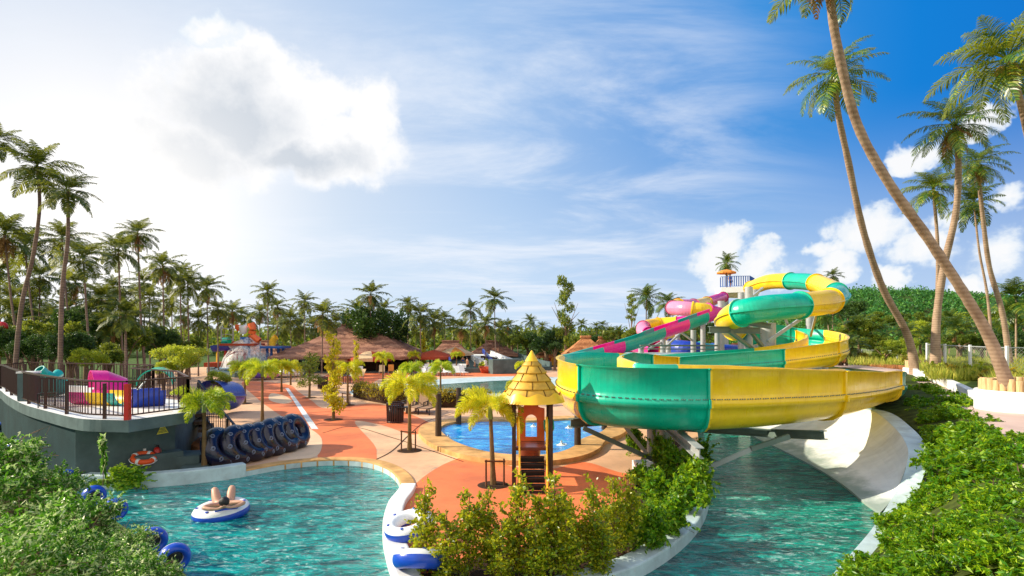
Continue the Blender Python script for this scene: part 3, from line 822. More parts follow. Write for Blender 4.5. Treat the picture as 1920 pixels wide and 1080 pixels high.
# coloured slide mouths standing on the deck
def halfpipe(mb,path,r,a0,a1,n=14,m=0,th=.04):
    pts=[Vector(p) for p in path]; N_=len(pts); ro=[];ri=[]
    for i,p in enumerate(pts):
        t=(pts[min(i+1,N_-1)]-pts[max(i-1,0)]).normalized(); s=t.cross(Vector((0,0,1))).normalized(); u=s.cross(t)
        ro.append([p+(s*math.cos(a0+(a1-a0)*k/n)+u*math.sin(a0+(a1-a0)*k/n))*r for k in range(n+1)])
        ri.append([p+(s*math.cos(a0+(a1-a0)*k/n)+u*math.sin(a0+(a1-a0)*k/n))*(r-th) for k in range(n+1)])
    for A in (ro,ri):
        for i in range(N_-1): mb.strip(A[i],A[i+1],m,True)
    for i in range(N_-1):
        for k in (0,n): mb.add([ro[i][k],ro[i+1][k],ri[i+1][k],ri[i][k]],[(0,1,2,3)],m)
    for i in (0,N_-1): mb.strip(ro[i],ri[i],m)
def dpt(px,py,Y): return P(px,py,Y)
rt=empty('deck_slide',(0,0,0),0,'magenta, yellow and blue slide channel lying across the raised deck','slide')
pa=XY(148,19.3,DZ+.45); pb=XY(183,19.1,DZ+.45); pc=XY(220,18.9,DZ+.45); pd=XY(238,18.8,DZ+.45)
for a,b,mt in ((pa,pb,'pink'),(pb,pc,'yellow'),(pc,pd,'turq')):
    mb=MB(); halfpipe(mb,[a,a.lerp(b,.5),b],.48,PI,2*PI); mb.build('channel_section',M[mt],rt)
mb=MB()
for k in range(10):
    pass
halfpipe(mb,[XY(170,20.0,DZ+.45),XY(188,20.2,DZ+.45),XY(218,20.6,DZ+.2)],.66,0,PI); mb.build('hood',M['pink'],rt)
mb=MB(); halfpipe(mb,[XY(243,18.4,DZ+.5),XY(275,18.7,DZ+.5),XY(306,19.0,DZ+.5)],.62,PI*.98,2*PI*1.01); mb.build('blue_trough',M['blue'],rt)
mb=MB(); mb.bar(XY(258,17.7,DZ+.62),XY(275,17.9,DZ+.95),.04); mb.build('grab_bar',M['steel'],rt)
rt=empty('deck_slide',(0,0,0),0,'small turquoise slide with a raised lip at the left of the deck','slide')
mb=MB(); halfpipe(mb,[XY(76,21.3,DZ+.55),XY(95,21.5,DZ+.5),XY(112,21.8,DZ+.55)],.5,PI*.85,2*PI*1.05); mb.build('channel',M['turq'],rt)
mb=MB(); halfpipe(mb,[P(74,692,21.2),P(84,701,21.4),P(100,708,21.6),P(110,700,21.9)],.18,0,2*PI,10); mb.build('lip',M['turq'],rt)
rt=empty('deck_slide',(0,0,0),0,'green rounded slide hood at the right rear corner of the deck','slide')
mb=MB(); halfpipe(mb,[P(290,722,21.3),P(294,718,22.3),P(298,715,23.3)],.6,0,PI); mb.build('hood',M['green'],rt)
# white box and chair on the deck
mb=MB(); p=XY(54,20.2,DZ+.5); mb.box(p,(.5,.4,1.0),.2); tag(bevel(mb.build('utility_box',M['conc']),.02),'grey utility box with a white top on the left of the deck','box')
mb=MB(); mb.box(p+Vector((0,0,.53)),(.55,.45,.06),.2)
mb.build('lid',M['white'],bpy.data.objects['utility_box'])
def chair(loc,rz,label,mat,s=1.0,group=None):
    rt=empty('chair',loc,rz,label,'chair',group)
    mb=MB(); mb.box((0,0,.44*s),(.46*s,.46*s,.03*s)); mb.build('seat',mat,rt)
    mb=MB(); 
    for k in range(5): mb.box(((-.18+.09*k)*s,.22*s,.7*s),(.05*s,.02*s,.45*s))
    mb.box((0,.22*s,.92*s),(.46*s,.03*s,.05*s)); mb.build('backrest',mat,rt)
    for x in(-1,1):
        for y in(-1,1):
            mb=MB(); mb.bar((x*.2*s,y*.2*s,0),(x*.21*s,y*.21*s,.44*s),.03*s); mb.build('leg',mat,rt)
    return rt
chair(XY(88,18.4,DZ+.004),.6,'dark chair standing behind the railing of the deck',M['black'])
# blue pool wall at far left, behind the deck
mb=MB(); a=XY(-60,30,0); mb.box((a.x+.3,29.5,.9),(3.4,.3,3.6)); tag(bevel(mb.build('blue_wall',pmat('sky_blue_wall_paint',(.04,.3,.5),.6,.15,1.5,.2,20,stain=.3)),.02),'sky blue painted wall at the far left beyond the deck','wall')

# warning sign on the deck wall
wt=M['yelsign']=pmat('yellow_sign_enamel',(.85,.72,.03),.4,.05,5,.02)
q=G(305,840); t_=(P(305,800,17.6))
def on_wall(px,py,off=.0):
    # point on the recessed wall plane through wa-wb
    r=Vector(((px-960)/F,1,-(py-HZ)/F)); k=(wa.x-0)*nrm.x+(wa.y)*nrm.y
    s=(k+off)/(r.x*nrm.x+r.y*nrm.y); return Vector((0,0,EYE))+r*s
sg=empty('warning_sign',(0,0,0),0,'yellow triangular warning sign with black lines of text on the grey wall','sign')
A_,B_,C_=on_wall(305,793,.02),on_wall(294,815,.02),on_wall(316,811,.02)
cen=(A_+B_+C_)/3
mb=MB(); bt=[A_,B_,C_]; bb=[p-nrm*.015 for p in bt]; mb.add(bt+bb,[(0,1,2),(3,5,4),(0,3,4,1),(1,4,5,2),(2,5,3,0)]); mb.build('plate',M['yelsign'],sg)
mb=MB(); rr=random.Random(3)
def lerp3(u,v): return B_.lerp(C_,u)*(1-v)+A_*v
for v,u0,u1 in ((.1,.07,.93),(.22,.1,.9),(.36,.14,.86),(.48,.12,.88)):
    u=u0
    while u<u1-.03:
        w=rr.uniform(.02,.05); a=lerp3(u,v)+nrm*.004; b=lerp3(min(u+w,u1),v)+nrm*.004
        mb.add([a,b,b+Vector((0,0,.026)),a+Vector((0,0,.026))],[(0,1,2,3)]); u+=w+rr.uniform(.012,.03)
mb.build('lettering',M['black'],sg)
mb=MB(); a=lerp3(.38,.62)+nrm*.004
for dx in(0,.035): 
    b=a+d*dx; mb.add([b,b+d*.024,b+d*.02+Vector((0,0,.07)),b+d*.006+Vector((0,0,.06))],[(0,1,2,3)])
mb.build('pictogram',M['red'],sg)

# lifebuoy resting on the plinth, extinguisher and first-aid drum
lbp=on_wall(263,858,-.0)+nrm*.42+Vector((0,0,.06))
Mx=Matrix.Rotation(math.atan2(d.y,d.x),4,'Z')@Matrix.Rotation(R(20),4,'X')
lb=empty('lifebuoy',lbp,0,'orange lifebuoy ring with a white grab rope hung on the grey wall','lifebuoy')
mb=MB(); mb.torus(.27,.075,M=Mx,n=36,k=12); mb.build('ring',M['lifeorange'],lb)
for k in range(4):
    a=PI/4+k*PI/2; mb=MB()
    mb.torus(.082,.007,c=Mx@Vector((.27*math.cos(a),.27*math.sin(a),0)),M=Mx@Matrix.Rotation(a,4,'Z')@Matrix.Rotation(PI/2,4,'X')@Matrix.Diagonal((1,1,7,1)),n=18,k=6)
    mb.build('reflective_band',M['white'],lb)
mb=MB(); rp=[]
for k in range(33):
    a=2*PI*k/32; rp.append(Mx@Vector(((.36+.02*math.cos(4*a))*math.cos(a),(.36+.02*math.cos(4*a))*math.sin(a),-.03-.03*abs(math.sin(2*a)))))
mb.tube(rp,.012,6); mb.build('grab_rope',M['white'],lb)
mb=MB(); p=on_wall(271,846,.03); mb.box(p,(.07,.05,.16),math.atan2(d.y,d.x)); tag(mb.build('wall_hook',M['white']),'white hook on the grey wall behind the lifebuoy','hook')
p=on_wall(295,862,.22)
ex=empty('fire_extinguisher',p,0,'red fire extinguisher standing by the orange lifebuoy','extinguisher')
mb=MB(); mb.lathe([(0,0),(.1,0),(.105,.03),(.105,.3),(.08,.37),(.03,.4),(0,.4)],16); mb.build('cylinder',M['red'],ex)
mb=MB(); mb.box((0,0,.43),(.05,.1,.06)); mb.bar((0,-.02,.45),(0,-.14,.49),.02); mb.tube([(.02,0,.42),(.1,-.03,.38),(.12,-.03,.2)],.012,6); mb.build('valve',M['black'],ex)
p=on_wall(299,850,.12)
fa=empty('hand_wash_drum',p,0,'small white drum with a dark green dome lid on the grey wall','drum')
mb=MB(); mb.lathe([(0,-.22),(.1,-.22),(.1,.0)],16); mb.build('body',M['white'],fa)
mb=MB(); mb.lathe([(.105,0),(.1,.07),(.07,.13),(0,.15)],16); mb.build('dome_lid',pmat('dark_green_plastic',(.01,.1,.04),.35),fa)
# ------------------------------------------------------------------ rubber tubes
def rubber_tube():
    rt=empty('rubber_tube',(0,0,0))
    mb=MB(); mb.torus(.43,.265,M=Matrix.Rotation(PI/2,4,'Y'),n=44,k=18); mb.build('inflated_ring',M['rubber'],rt)
    for k in range(8):
        a=2*PI*k/8
        mb=MB(); pts=[]
        for j in range(29):
            b=2*PI*j/14; rr_=.07*(1-.022*j)
            rad=.43+.12+rr_*math.cos(b); ang=a+rr_*math.sin(b)/.52
            off=rad-.43; xx=math.sqrt(max(0,.265**2-off*off))+.003
            pts.append((xx,rad*math.cos(ang),rad*math.sin(ang)))
        mb.tube(pts,.0055,4); mb.build('swirl_print',M['pale'],rt)
    return rt
M['pale']=pmat('pale_blue_print',(.3,.36,.5),.5,.2,5,0)
proto=rubber_tube()
tubes=[(402,880,'nearest the deck'),(436,874,'second from the deck'),(462,868,'third from the deck'),(484,862,'fourth from the deck'),(505,856,'fifth from the deck'),(526,850,'second last of the row'),(546,843,'last, beside the walk')]
for i,(x,y,l) in enumerate(tubes):
    o=proto if i==0 else copy_tree(proto)
    p=G(x,y,0)+Vector((0,.35,.62)); 
    Mx=Matrix.Translation(p)@Matrix.Rotation(R(-13+i*1.0+4*math.sin(i*5.1)),4,'Z')@Matrix.Rotation(R(-24+5*math.sin(i*2.1)),4,'Y')
    o.matrix_world=Mx; o.scale=[(1.0,1.0,1.0),(.97,1.03,1),(1,.95,.98),(.93,.95,.95),(.96,1,1.03),(1,1.0,1.05),(1.06,1.04,1.02)][i]
    tag(o,'dark navy rubber tube with white swirls in the leaning row, '+l,'swim tube','rubber tubes leaning in a row by the pool')
def vinyl_tube():
    rt=empty('swim_tube',(0,0,0))
    mb=MB(); mb.torus(.48,.17,n=44,k=16,mfn=lambda j,i:0 if .02<j<.56 else 1)
    mb.build('inflated_ring',[M['vinylwhite'],M['vinylblue']],rt)
    for k in range(6):
        a=2*PI*k/6+.4; mb=MB(); mb.lathe([(0,.012),(.035,.01),(.045,0)],12,c=(.52*math.cos(a),.52*math.sin(a),.17)); mb.build('round_patch',M['vinylblue'],rt)
    return rt
vp=vinyl_tube()
blt=[(8,802,62),(36,838,58),(66,868,50),(129,898,40),(180,930,40),(219,956,36),(290,1014,36),(331,1046,36)]
for i,(x,y,rz) in enumerate(blt):
    o=copy_tree(vp); p=G(x-4,y,.16)
    o.matrix_world=Matrix.Translation(p)@Matrix.Rotation(R(225+6*math.sin(i*1.7)),4,'Z')@Matrix.Rotation(R(82),4,'X')@Matrix.Diagonal((.42,.42,.75,1))
    mb=MB(); mb.lathe([(0,-.03),(.3,-.03),(.4,.0)],20); mb.build('seat_or_shade_disc',M['black'],o)  # black disc stands in for the shadow inside the tube's hole
    od=['first','second','third','fourth','fifth','sixth','seventh','eighth','ninth','tenth'][i]
    tag(o,f'blue and white swim tube on edge along the near bank, {od} from the far end','swim tube','swim tubes lined up along the near bank')
for (x,y,z,t,l) in [(768,985,.33,(10,-10,0),'blue and white swim tube tipped against the white wall left of the hedge'),(792,1050,.3,(-24,10,20),'white swim tube with blue patches leaning at the foot of the leftmost hedge tree')]:
    o=copy_tree(vp); o.matrix_world=Matrix.Translation(G(x,y,z))@Matrix.Rotation(R(t[2]),4,'Z')@Matrix.Rotation(R(t[0]),4,'X')@Matrix.Rotation(R(t[1]),4,'Y')@Matrix.Diagonal((.8,.8,.95,1)); tag(o,l,'swim tube','swim tubes by the hedge')
# the floating one
o=vp; tc=G(415,964,WZ); o.location=tc+Vector((0,0,.08)); o.rotation_euler=(R(4),R(-3),0)
tag(o,'white swim tube with a blue underside and blue dots floating in the pool','swim tube')

# ------------------------------------------------------------------ people
def skin_mesh(name,verts,edges,rad,mat,parent=None,sub=1):
    me=bpy.data.meshes.new(name+'_cage'); me.from_pydata([tuple(v) for v in verts],edges,[])
    ob=bpy.data.objects.new(name+'_cage',me); col.objects.link(ob)
    sk=ob.modifiers.new('skin','SKIN'); sk.use_smooth_shade=True
    for i,v in enumerate(me.skin_vertices[0].data):
        r=rad[i]; v.radius=(r,r) if not isinstance(r,tuple) else r
        v.use_root=(i==0)
    if sub:
        ss=ob.modifiers.new('sub','SUBSURF'); ss.levels=sub; ss.render_levels=sub
    dg=bpy.context.evaluated_depsgraph_get(); ev=ob.evaluated_get(dg)
    nm=bpy.data.meshes.new_from_object(ev); nm.name=name
    bpy.data.objects.remove(ob,do_unlink=True)
    nm.materials.clear(); nm.materials.append(mat)
    for p in nm.polygons: p.use_smooth=True
    o=bpy.data.objects.new(name,nm); col.objects.link(o)
    if parent is not None: o.parent=parent
    return o
def floating_person():
    rt=empty('person',tc+Vector((.06,0,.16)),R(28),'man lying back in the floating swim tube, hands behind his head, knees raised','person')
    V=[];E=[];Rd=[]
    def add(p,r,par=None):
        V.append(Vector(p));Rd.append(r)
        if par is not None:E.append((par,len(V)-1))
        return len(V)-1
    pel=add((0,.12,.0),(.15,.12)); sp=add((0,-.08,.06),(.14,.11),pel); ch=add((0,-.3,.14),(.17,.12),sp); nk=add((0,-.48,.2),.06,ch)
    hb=add((0,-.55,.24),.075,nk); hd=add((0,-.63,.29),.1,hb); ht=add((0,-.72,.34),.085,hd)
    for s in(-1,1):
        sh=add((s*.19,-.4,.19),.075,ch); ub=add((s*.31,-.5,.22),.062,sh); el=add((s*.44,-.6,.22),.052,ub); fa_=add((s*.29,-.73,.2),.047,el); wr=add((s*.15,-.79,.2),.034,fa_); pa=add((s*.08,-.81,.21),.036,wr)
        for k in range(4):
            f1=add((s*.03,-.81-.015*k+.02,.21+.018*k),.009,pa); add((s*-.02,-.81-.015*k+.02,.225+.018*k),.008,f1)
        add((s*.06,-.76,.26),.01,pa)
        hp=add((s*.12,.2,.05),.12,pel); th=add((s*.17,.36,.22),.112,hp); kn=add((s*.2,.5,.37),.085,th); cf=add((s*.19,.66,.22),.075,kn); an=add((s*.17,.8,.02),.048,cf); ft=add((s*.18,.9,-.05),.04,an)
    skin_mesh('body',V,E,Rd,M['skin'],rt)
    mb=MB(); mb.sphere((0,-.7,.33),.118,16,sc=(1,.98,1.02)); mb.build('hair',M['hair'],rt)
    sh=skin_mesh('swim_shorts',[Vector((0,.1,.0)),Vector((0,-.06,.05)),Vector((.115,.22,.04)),Vector((.15,.34,.16)),Vector((-.115,.22,.04)),Vector((-.15,.34,.16))],[(0,1),(0,2),(2,3),(0,4),(4,5)],[(.165,.135),(.15,.12),.115,.105,.115,.105],M['clothdark'],rt)
    top=skin_mesh('tank_top',[Vector((0,-.05,.07)),Vector((0,-.3,.155)),Vector((0,-.4,.185))],[(0,1),(1,2)],[(.15,.115),(.175,.125),(.13,.085)],M['clothdark'],rt)
    for s in(-1,1):
        mb=MB(); mb.sphere((s*.035,-.6,.375),.012,8); mb.build('eye',M['hair'],rt)
floating_person()
# seat mesh inside the ring
mb=MB(); mb.lathe([(0,-.02),(.3,.0),(.38,.05)],24); o=mb.build('seat_or_shade_disc',M['vinylblue'],vp)
mb=MB(); mb.box((.12,-.44,.17),(.5,.16,.06),0); o=bevel(mb.build('headrest',M['vinylblue'],vp),.02); o.rotation_euler=(0,0,R(28))

def standing_person(loc,rz,label,skin,cloth,h=1.72,stride=.18,top=None,group=None,arm=0.15):
    rt=empty('person',loc,rz,label,'person',group); s=h/1.75
    V=[];E=[];Rd=[]
    def add(p,r,par=None):
        V.append(Vector(p)*s);Rd.append(r*s if not isinstance(r,tuple) else (r[0]*s,r[1]*s))
        if par is not None:E.append((par,len(V)-1))
        return len(V)-1
    pel=add((0,0,.95),(.15,.11)); w=add((0,.0,1.12),(.13,.095),pel); c=add((0,.01,1.33),(.165,.11),w); n=add((0,0,1.5),.055,c); h1=add((0,-.02,1.58),.075,n); add((0,-.02,1.68),.08,h1)
    for sd in(-1,1):
        a=add((sd*.19,0,1.4),.06,c); b=add((sd*.26,.03,1.14),.045,a); d_=add((sd*(.26+arm*.2),-arm*.6,.92),.036,b); g=add((sd*(.26+arm*.2),-arm,.84),.038,d_)
        for k in range(4): add((sd*(.25+arm*.2),-arm-.02+.016*k,.75),.009,g)
        hp=add((sd*.09,0,.86),.09,pel); k_=add((sd*.1,sd*stride*.5-.03,.48),.06,hp); an=add((sd*.1,sd*stride+.03,.09),.042,k_); add((sd*.1,sd*stride-.1,.04),.035,an)
    skin_mesh('body',V,E,Rd,skin,rt)
    mb=MB(); mb.sphere((0,.02*s,1.68*s),.1*s,12); mb.build('hair',M['hair'],rt)
    skin_mesh('shorts',[Vector((0,0,.98))*s,Vector((.1,0,.8))*s,Vector((.105,stride*.3,.62))*s,Vector((-.1,0,.8))*s,Vector((-.105,-stride*.3,.62))*s],[(0,1),(1,2),(0,3),(3,4)],[(.165*s,.12*s),.105*s,.095*s,.105*s,.095*s],cloth,rt)
    if top is not None:
        skin_mesh('shirt',[Vector((0,0,1.02))*s,Vector((0,.01,1.33))*s,Vector((0,0,1.44))*s],[(0,1),(1,2)],[(.16*s,.115*s),(.18*s,.12*s),(.14*s,.07*s)],top,rt)
    return rt
pg='bathers standing on the far plaza'
standing_person(G(868,694),.4,'bather in blue by the cream umbrella',M['tanskin'],M['clothblue'],1.8,.1,M['clothblue'],pg)
standing_person(G(876,698),2.2,'tanned bather in dark shorts carrying nothing beside the stairs',M['tanskin'],M['clothdark'],1.8,.2,None,pg)
standing_person(G(890,697.5),-1.2,'small bather in red walking alone right of the stairs',M['skin'],M['clothred'],1.4,.2,None,pg)
standing_person(G(437,699),1.2,'bather in red near the round far pool at left',M['tanskin'],M['clothred'],1.7,.1,M['clothred'],pg)
standing_person(G(525,708),1.2,'person in a red shirt standing at the pool wall between chairs',M['skin'],M['clothred'],1.6,.1,M['clothred'],pg)

# ------------------------------------------------------------------ play tower with slide steps
pt=empty('play_tower',(0,0,0),0,'small wooden play tower with a stepped ochre cone roof and black stairs','play tower')
TX=.0; tcx=XY(997,16.3).x; tcy=16.3
wx=.52
for (sx,sy) in ((-1,-1),(1,-1),(-1,1),(1,1)):
    mb=MB(); mb.box((tcx+sx*wx,tcy+sy*.55,1.24),(.115,.115,2.48)); bevel(mb.build('post',M['wood'],pt),.012)
mb=MB(); mb.box((tcx,tcy,1.04),(1.0,1.05,.09)); bevel(mb.build('platform',M['brown'],pt),.01)
# orange arch panel
pz0=1.09; pw=.4; 
outl=[(-pw,0),(pw,0),(pw,.98)]+[(pw-.12,1.0)]+[(.22*math.cos(a)*1.0,1.03+.14*math.sin(a)) for a in [PI*k/10 for k in range(0,11)]]+[(-pw+.12,1.0),(-pw,.98)]
hole=[(-.17,.12)]+[(-.17+.34*k/6,.12) for k in range(1,7)]+[(.17*math.cos(PI*k/10),.62+.17*math.sin(PI*k/10)) for k in range(11)]
tri=tessellate_polygon([[Vector((x,y,0)) for x,y in outl],[Vector((x,y,0)) for x,y in hole]])
mb=MB(); yy=tcy+.45
allp=outl+hole
for s,off in ((1,-.03),(-1,.03)): mb.add([(tcx+x,yy+off,pz0+z) for x,z in allp],tri)
for lp in (outl,hole):
    n_=len(lp); mb.add([(tcx+x,yy-.03,pz0+z) for x,z in lp]+[(tcx+x,yy+.03,pz0+z) for x,z in lp],[(i,(i+1)%n_,n_+(i+1)%n_,n_+i) for i in range(n_)])
mb.build('arch_panel',M['orange'],pt)
# stairs towards the camera
mb=MB(); st=6
for k in range(st):
    z=1.0-(k+1)*1.0/(st+.2); y=tcy-.58-k*.13
    mb.box((tcx,y-.06,z),(.66,.16,.03)); mb.box((tcx,y+.0,z-.08),(.66,.015,.15))
for s in(-1,1): mb.add([(tcx+s*.35,tcy-.53,1.05),(tcx+s*.35,tcy-.53,.8),(tcx+s*.35,tcy-1.4,0),(tcx+s*.35,tcy-1.45,.0),(tcx+s*.35,tcy-1.45,.12)],[(0,1,2,3,4)])
mb.build('stairs',M['black'],pt)
for s in(-1,1):
    mb=MB(); mb.tube([(tcx+s*.38,tcy-.5,1.15),(tcx+s*.42,tcy-.58,1.15),(tcx+s*.42,tcy-.6,1.75),(tcx+s*.40,tcy-.66,1.95),(tcx+s*.38,tcy-.74,1.85),(tcx+s*.37,tcy-1.2,.9),(tcx+s*.37,tcy-1.48,.0)],.026,8); mb.build('handrail',M['yelplastic'],pt)
mb=MB(); halfpipe(mb,[(tcx,tcy+.55,1.35),(tcx,tcy+1.1,1.1),(tcx,tcy+1.7,.5),(tcx,tcy+2.1,.25)],.34,PI,2*PI); mb.build('chute',M['brown'],pt)
mb=MB(); halfpipe(mb,[(tcx+.5,tcy+.2,1.75),(tcx+.52,tcy+.2,1.5),(tcx+.52,tcy+.2,1.15)],.16,0,2*PI); mb.build('climbing_panel',M['green'],pt)
# roof: five courses of moulded slabs, tip, scalloped valance
rf=empty('roof',(tcx,tcy,2.33*.2)); rf.parent=pt; rf.scale=(1,1,.8)
zt=2.55; rows=[(.80,.66,0,.26),(.70,.53,.25,.29),(.57,.40,.53,.29),(.44,.27,.81,.27),(.29,.17,1.07,.19)]
for ri,(r0,r1,zz,hh) in enumerate(rows):
    mb=MB(); mb.lathe([(r1*.8,zz+zt),(r0*.985,zz+zt),(r0,zz+zt+.02),(r0*.995,zz+zt+.05),(r1+.015,zz+zt+hh-.02),(r1,zz+zt+hh),(r1*.7,zz+zt+hh)],40)
    mb.build('roof_course',M['goldroof'],rf)
    mb=MB(); nn=9-ri if ri<4 else 5
    for k in range(nn):
        a=2*PI*(k+(.5 if ri%2 else 0))/nn-.4
        e0=Vector((math.cos(a)*(r0+.006),math.sin(a)*(r0+.006),zz+zt+.03)); e1=Vector((math.cos(a)*(r1+.006+.012),math.sin(a)*(r1+.006+.012),zz+zt+hh-.02))
        mb.bar(e0,e1,.024,.02)
    mb.build('slab_joint',M['groove'],rf)
mb=MB(); mb.lathe([(.2,1.24+zt),(.185,1.27+zt),(.02,1.62+zt),(0,1.64+zt)],20); mb.build('tip',M['yelplastic'],rf)
mb=MB(); va=[];vb=[];vc=[]
for k in range(97):
    a=2*PI*k/96; w_=.5+.5*math.cos(a*9)
    va.append((.84*math.cos(a),.84*math.sin(a),zt+.03+.12*w_)); vb.append((.96*math.cos(a),.96*math.sin(a),zt-.22)); vc.append((.9*math.cos(a),.9*math.sin(a),zt-.23))
mb.strip(va,vb,0,True); mb.strip(vb,vc,0,True); mb.build('scalloped_valance',M['yelplastic'],rf)

# ------------------------------------------------------------------ plaza furniture
def lounger(loc,rz,label):
    rt=empty('sun_lounger',loc,rz,label,'sun lounger','sun loungers in front of the clipped hedge')
    mb=MB(); mb.box((0,-.35,.36),(.6,1.25,.03)); mb.build('seat',M['fabtan'],rt)
    mb=MB(); mb.box((0,.5,.68),(.6,.03,.78),rx=R(-28)); mb.build('backrest',M['fabtan'],rt)
    mb=MB()
    for s in(-1,1):
        mb.bar((s*.33,-1,.36),(s*.33,.3,.36),.05,.06); mb.bar((s*.33,.28,.36),(s*.33,.72,1.06),.04,.05); mb.bar((s*.36,-.1,.58),(s*.36,.42,.6),.05,.03); mb.bar((s*.36,-.1,.36),(s*.36,-.1,.58),.04)
    mb.build('frame',M['black'],rt)
    for s in(-1,1):
        for y in(-.85,.25):
            mb=MB(); mb.bar((s*.33,y,0),(s*.33,y,.36),.045); mb.build('leg',M['black'],rt)
    return rt
for x,y,l in ((759,776,'sun lounger of the three, nearest the dark bins'),(782,777,'middle sun lounger of the three by the hedge'),(802,779,'sun lounger of the three, nearest the wooden post')):
    lounger(G(x,y)+Vector((0,.9,0)),R(-16),l)
def bin_(loc,label,h=1.0,r=.42):
    rt=empty('litter_bin',loc,0,label,'litter bin','litter bins on the plaza')
    mb=MB(); mb.lathe([(0,.05),(r*.82,.05),(r*.86,h*.85),(r*.8,h*.85),(0,h*.84)],20); mb.build('liner',M['black'],rt)
    mb=MB()
    for k in range(22):
        a=2*PI*k/22; mb.bar((r*.9*math.cos(a),r*.9*math.sin(a),.0),(r*.98*math.cos(a),r*.98*math.sin(a),h*.95),.05,.02)
    mb.torus(r*.98,.03,c=(0,0,h*.95),n=24,k=6); mb.torus(r*.9,.03,c=(0,0,.06),n=24,k=6)
    mb.build('slats',M['rail'],rt)
bin_(G(741,792),'round slatted black litter bin left of the sun loungers')
bin_(G(605,729),'dark litter bin farther back beside the slim yellow tree',1.0,.4)
tb=empty('side_table',G(757,793),0,'small dark side table beside the slatted litter bin','table')
mb=MB(); mb.box((0,0,.78),(.6,.5,.04)); mb.build('top',M['black'],tb)
for s in(-1,1):
    mb=MB(); mb.bar((s*.26,0,0),(s*.26,0,.76),.07); mb.build('leg',M['black'],tb)

# low clipped hedge curving behind the loungers, and the pale pool behind it
def hedge_along(name,pts,h,w,label,seed,mat,n=1700,leaf=.11):
    rng=np.random.default_rng(seed); path=catmull(pts,8); blobs=[]
    for i in range(0,len(path),2):
        p=path[i]; blobs.append((p.x,p.y,h*.55,w*.6,w*.6,h*.5))
    c=twig_cloud(seed,blobs,n,.35,6,leaf,.3,.4,.85)
    rt=empty(name,(0,0,0),0,label,'hedge'); foliage_obj('foliage',c,mat,rt)
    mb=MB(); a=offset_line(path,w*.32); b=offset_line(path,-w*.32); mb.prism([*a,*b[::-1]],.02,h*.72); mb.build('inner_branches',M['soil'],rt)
hedge_along('clipped_hedge',[G(672,744),G(700,751),G(740,757),G(790,762),G(840,763),G(905,763)],1.15,1.2,'low clipped hedge curving behind the three sun loungers',11,M['lhedge'],2600)
wp=closed([(655,737),(700,723),(760,716),(900,708),(990,707),(1100,712),(1150,730),(1120,752),(960,756),(820,752),(720,748)],5)
wv=empty('wave_pool',(0,0,0),0,'shallow pale green pool with sloping white edges beyond the clipped hedge','pool')
mb=MB(); 
inner=offset_poly(wp,-5.2)
n=len(wp)
for i in range(n):
    j=(i+1)%n; mb.add([wp[i]+Vector((0,0,.05)),wp[j]+Vector((0,0,.05)),inner[j]+Vector((0,0,.06)),inner[i]+Vector((0,0,.06))],[(0,1,2,3)])
    mb.add([wp[i]+Vector((0,0,.0)),wp[j]+Vector((0,0,.0)),wp[j]+Vector((0,0,.05)),wp[i]+Vector((0,0,.05))],[(0,1,2,3)])
mb.build('sloped_edge',M['bluewhite'],wv)
mb=MB(); mb.poly([Vector((p.x,p.y,.045)) for p in offset_poly(wp,-5.0)]); mb.build('water',M['wave'],wv)
# small footbridge hoop
mb=MB(); mb.tube(catmull([P(764,712,50),P(770,704,50),P(779,700,50),P(787,704,50),P(790,710,50)],5),.14,8); tag(mb.build('hoop_rail',M['rail']),'dark brown arched hoop rail behind the palms by the pale pool','rail')
# far low loungers and plaza clutter
def far_chair(loc,rz,label,mat,g):
    rt=empty('lounge_chair',loc,rz,label,'lounge chair',g)
    mb=MB(); mb.box((0,-.3,.38),(.62,1.2,.05)); mb.build('seat',mat,rt)
    mb=MB(); mb.box((0,.45,.7),(.62,.05,.75),rx=R(-30)); mb.build('backrest',mat,rt)
    for s in(-1,1):
        for y in(-.8,.2):
            mb=MB(); mb.bar((s*.28,y,0),(s*.28,y,.38),.05); mb.build('leg',M['steel'],rt)
    return rt
rr=random.Random(5); k=0
places=[('left of the pale pool, ',[(x,y) for y in (705,712) for x in (634,646,660,674)]),('before the red umbrella, ',[(x,y) for y in (699,704) for x in (790,800,810,822,834,846,858,868)])]
ordn=['first','second','third','fourth','fifth','sixth','seventh','eighth','ninth']
for lab,lst in places:
    half=len(lst)//2
    for i,(x,y) in enumerate(lst):
        far_chair(G(x,y),rr.uniform(-.5,.5),f"white lounge chair {lab}{ordn[i%half]} in the {'back' if i<half else 'front'} row",rr.choice([M['white'],M['fabcream'],M['white']]),'white lounge chairs on the far plaza')
far_chair(G(716,702),.2,'pale lounge chair under the palm left of the orange one',M['fabcream'],None); far_chair(G(733,701),.2,'orange lounge chair beside the palms on the far plaza',M['faborange'],None)
for i,(x,y) in enumerate([(508,712),(533,713),(555,711),(628,716),(640,718),(650,719)]):
    chair(G(x,y),rr.uniform(-.4,.4),['wooden chair at the left of the round pool wall','wooden chair right of the red shirted person','chair at the right end of the round pool wall','dark chair beyond the litter bin','dark chair in the middle by the small palm','dark chair nearest the small palm'][i],M['fabtan'] if i<3 else M['rail'],1.5,'chairs on the far plaza')
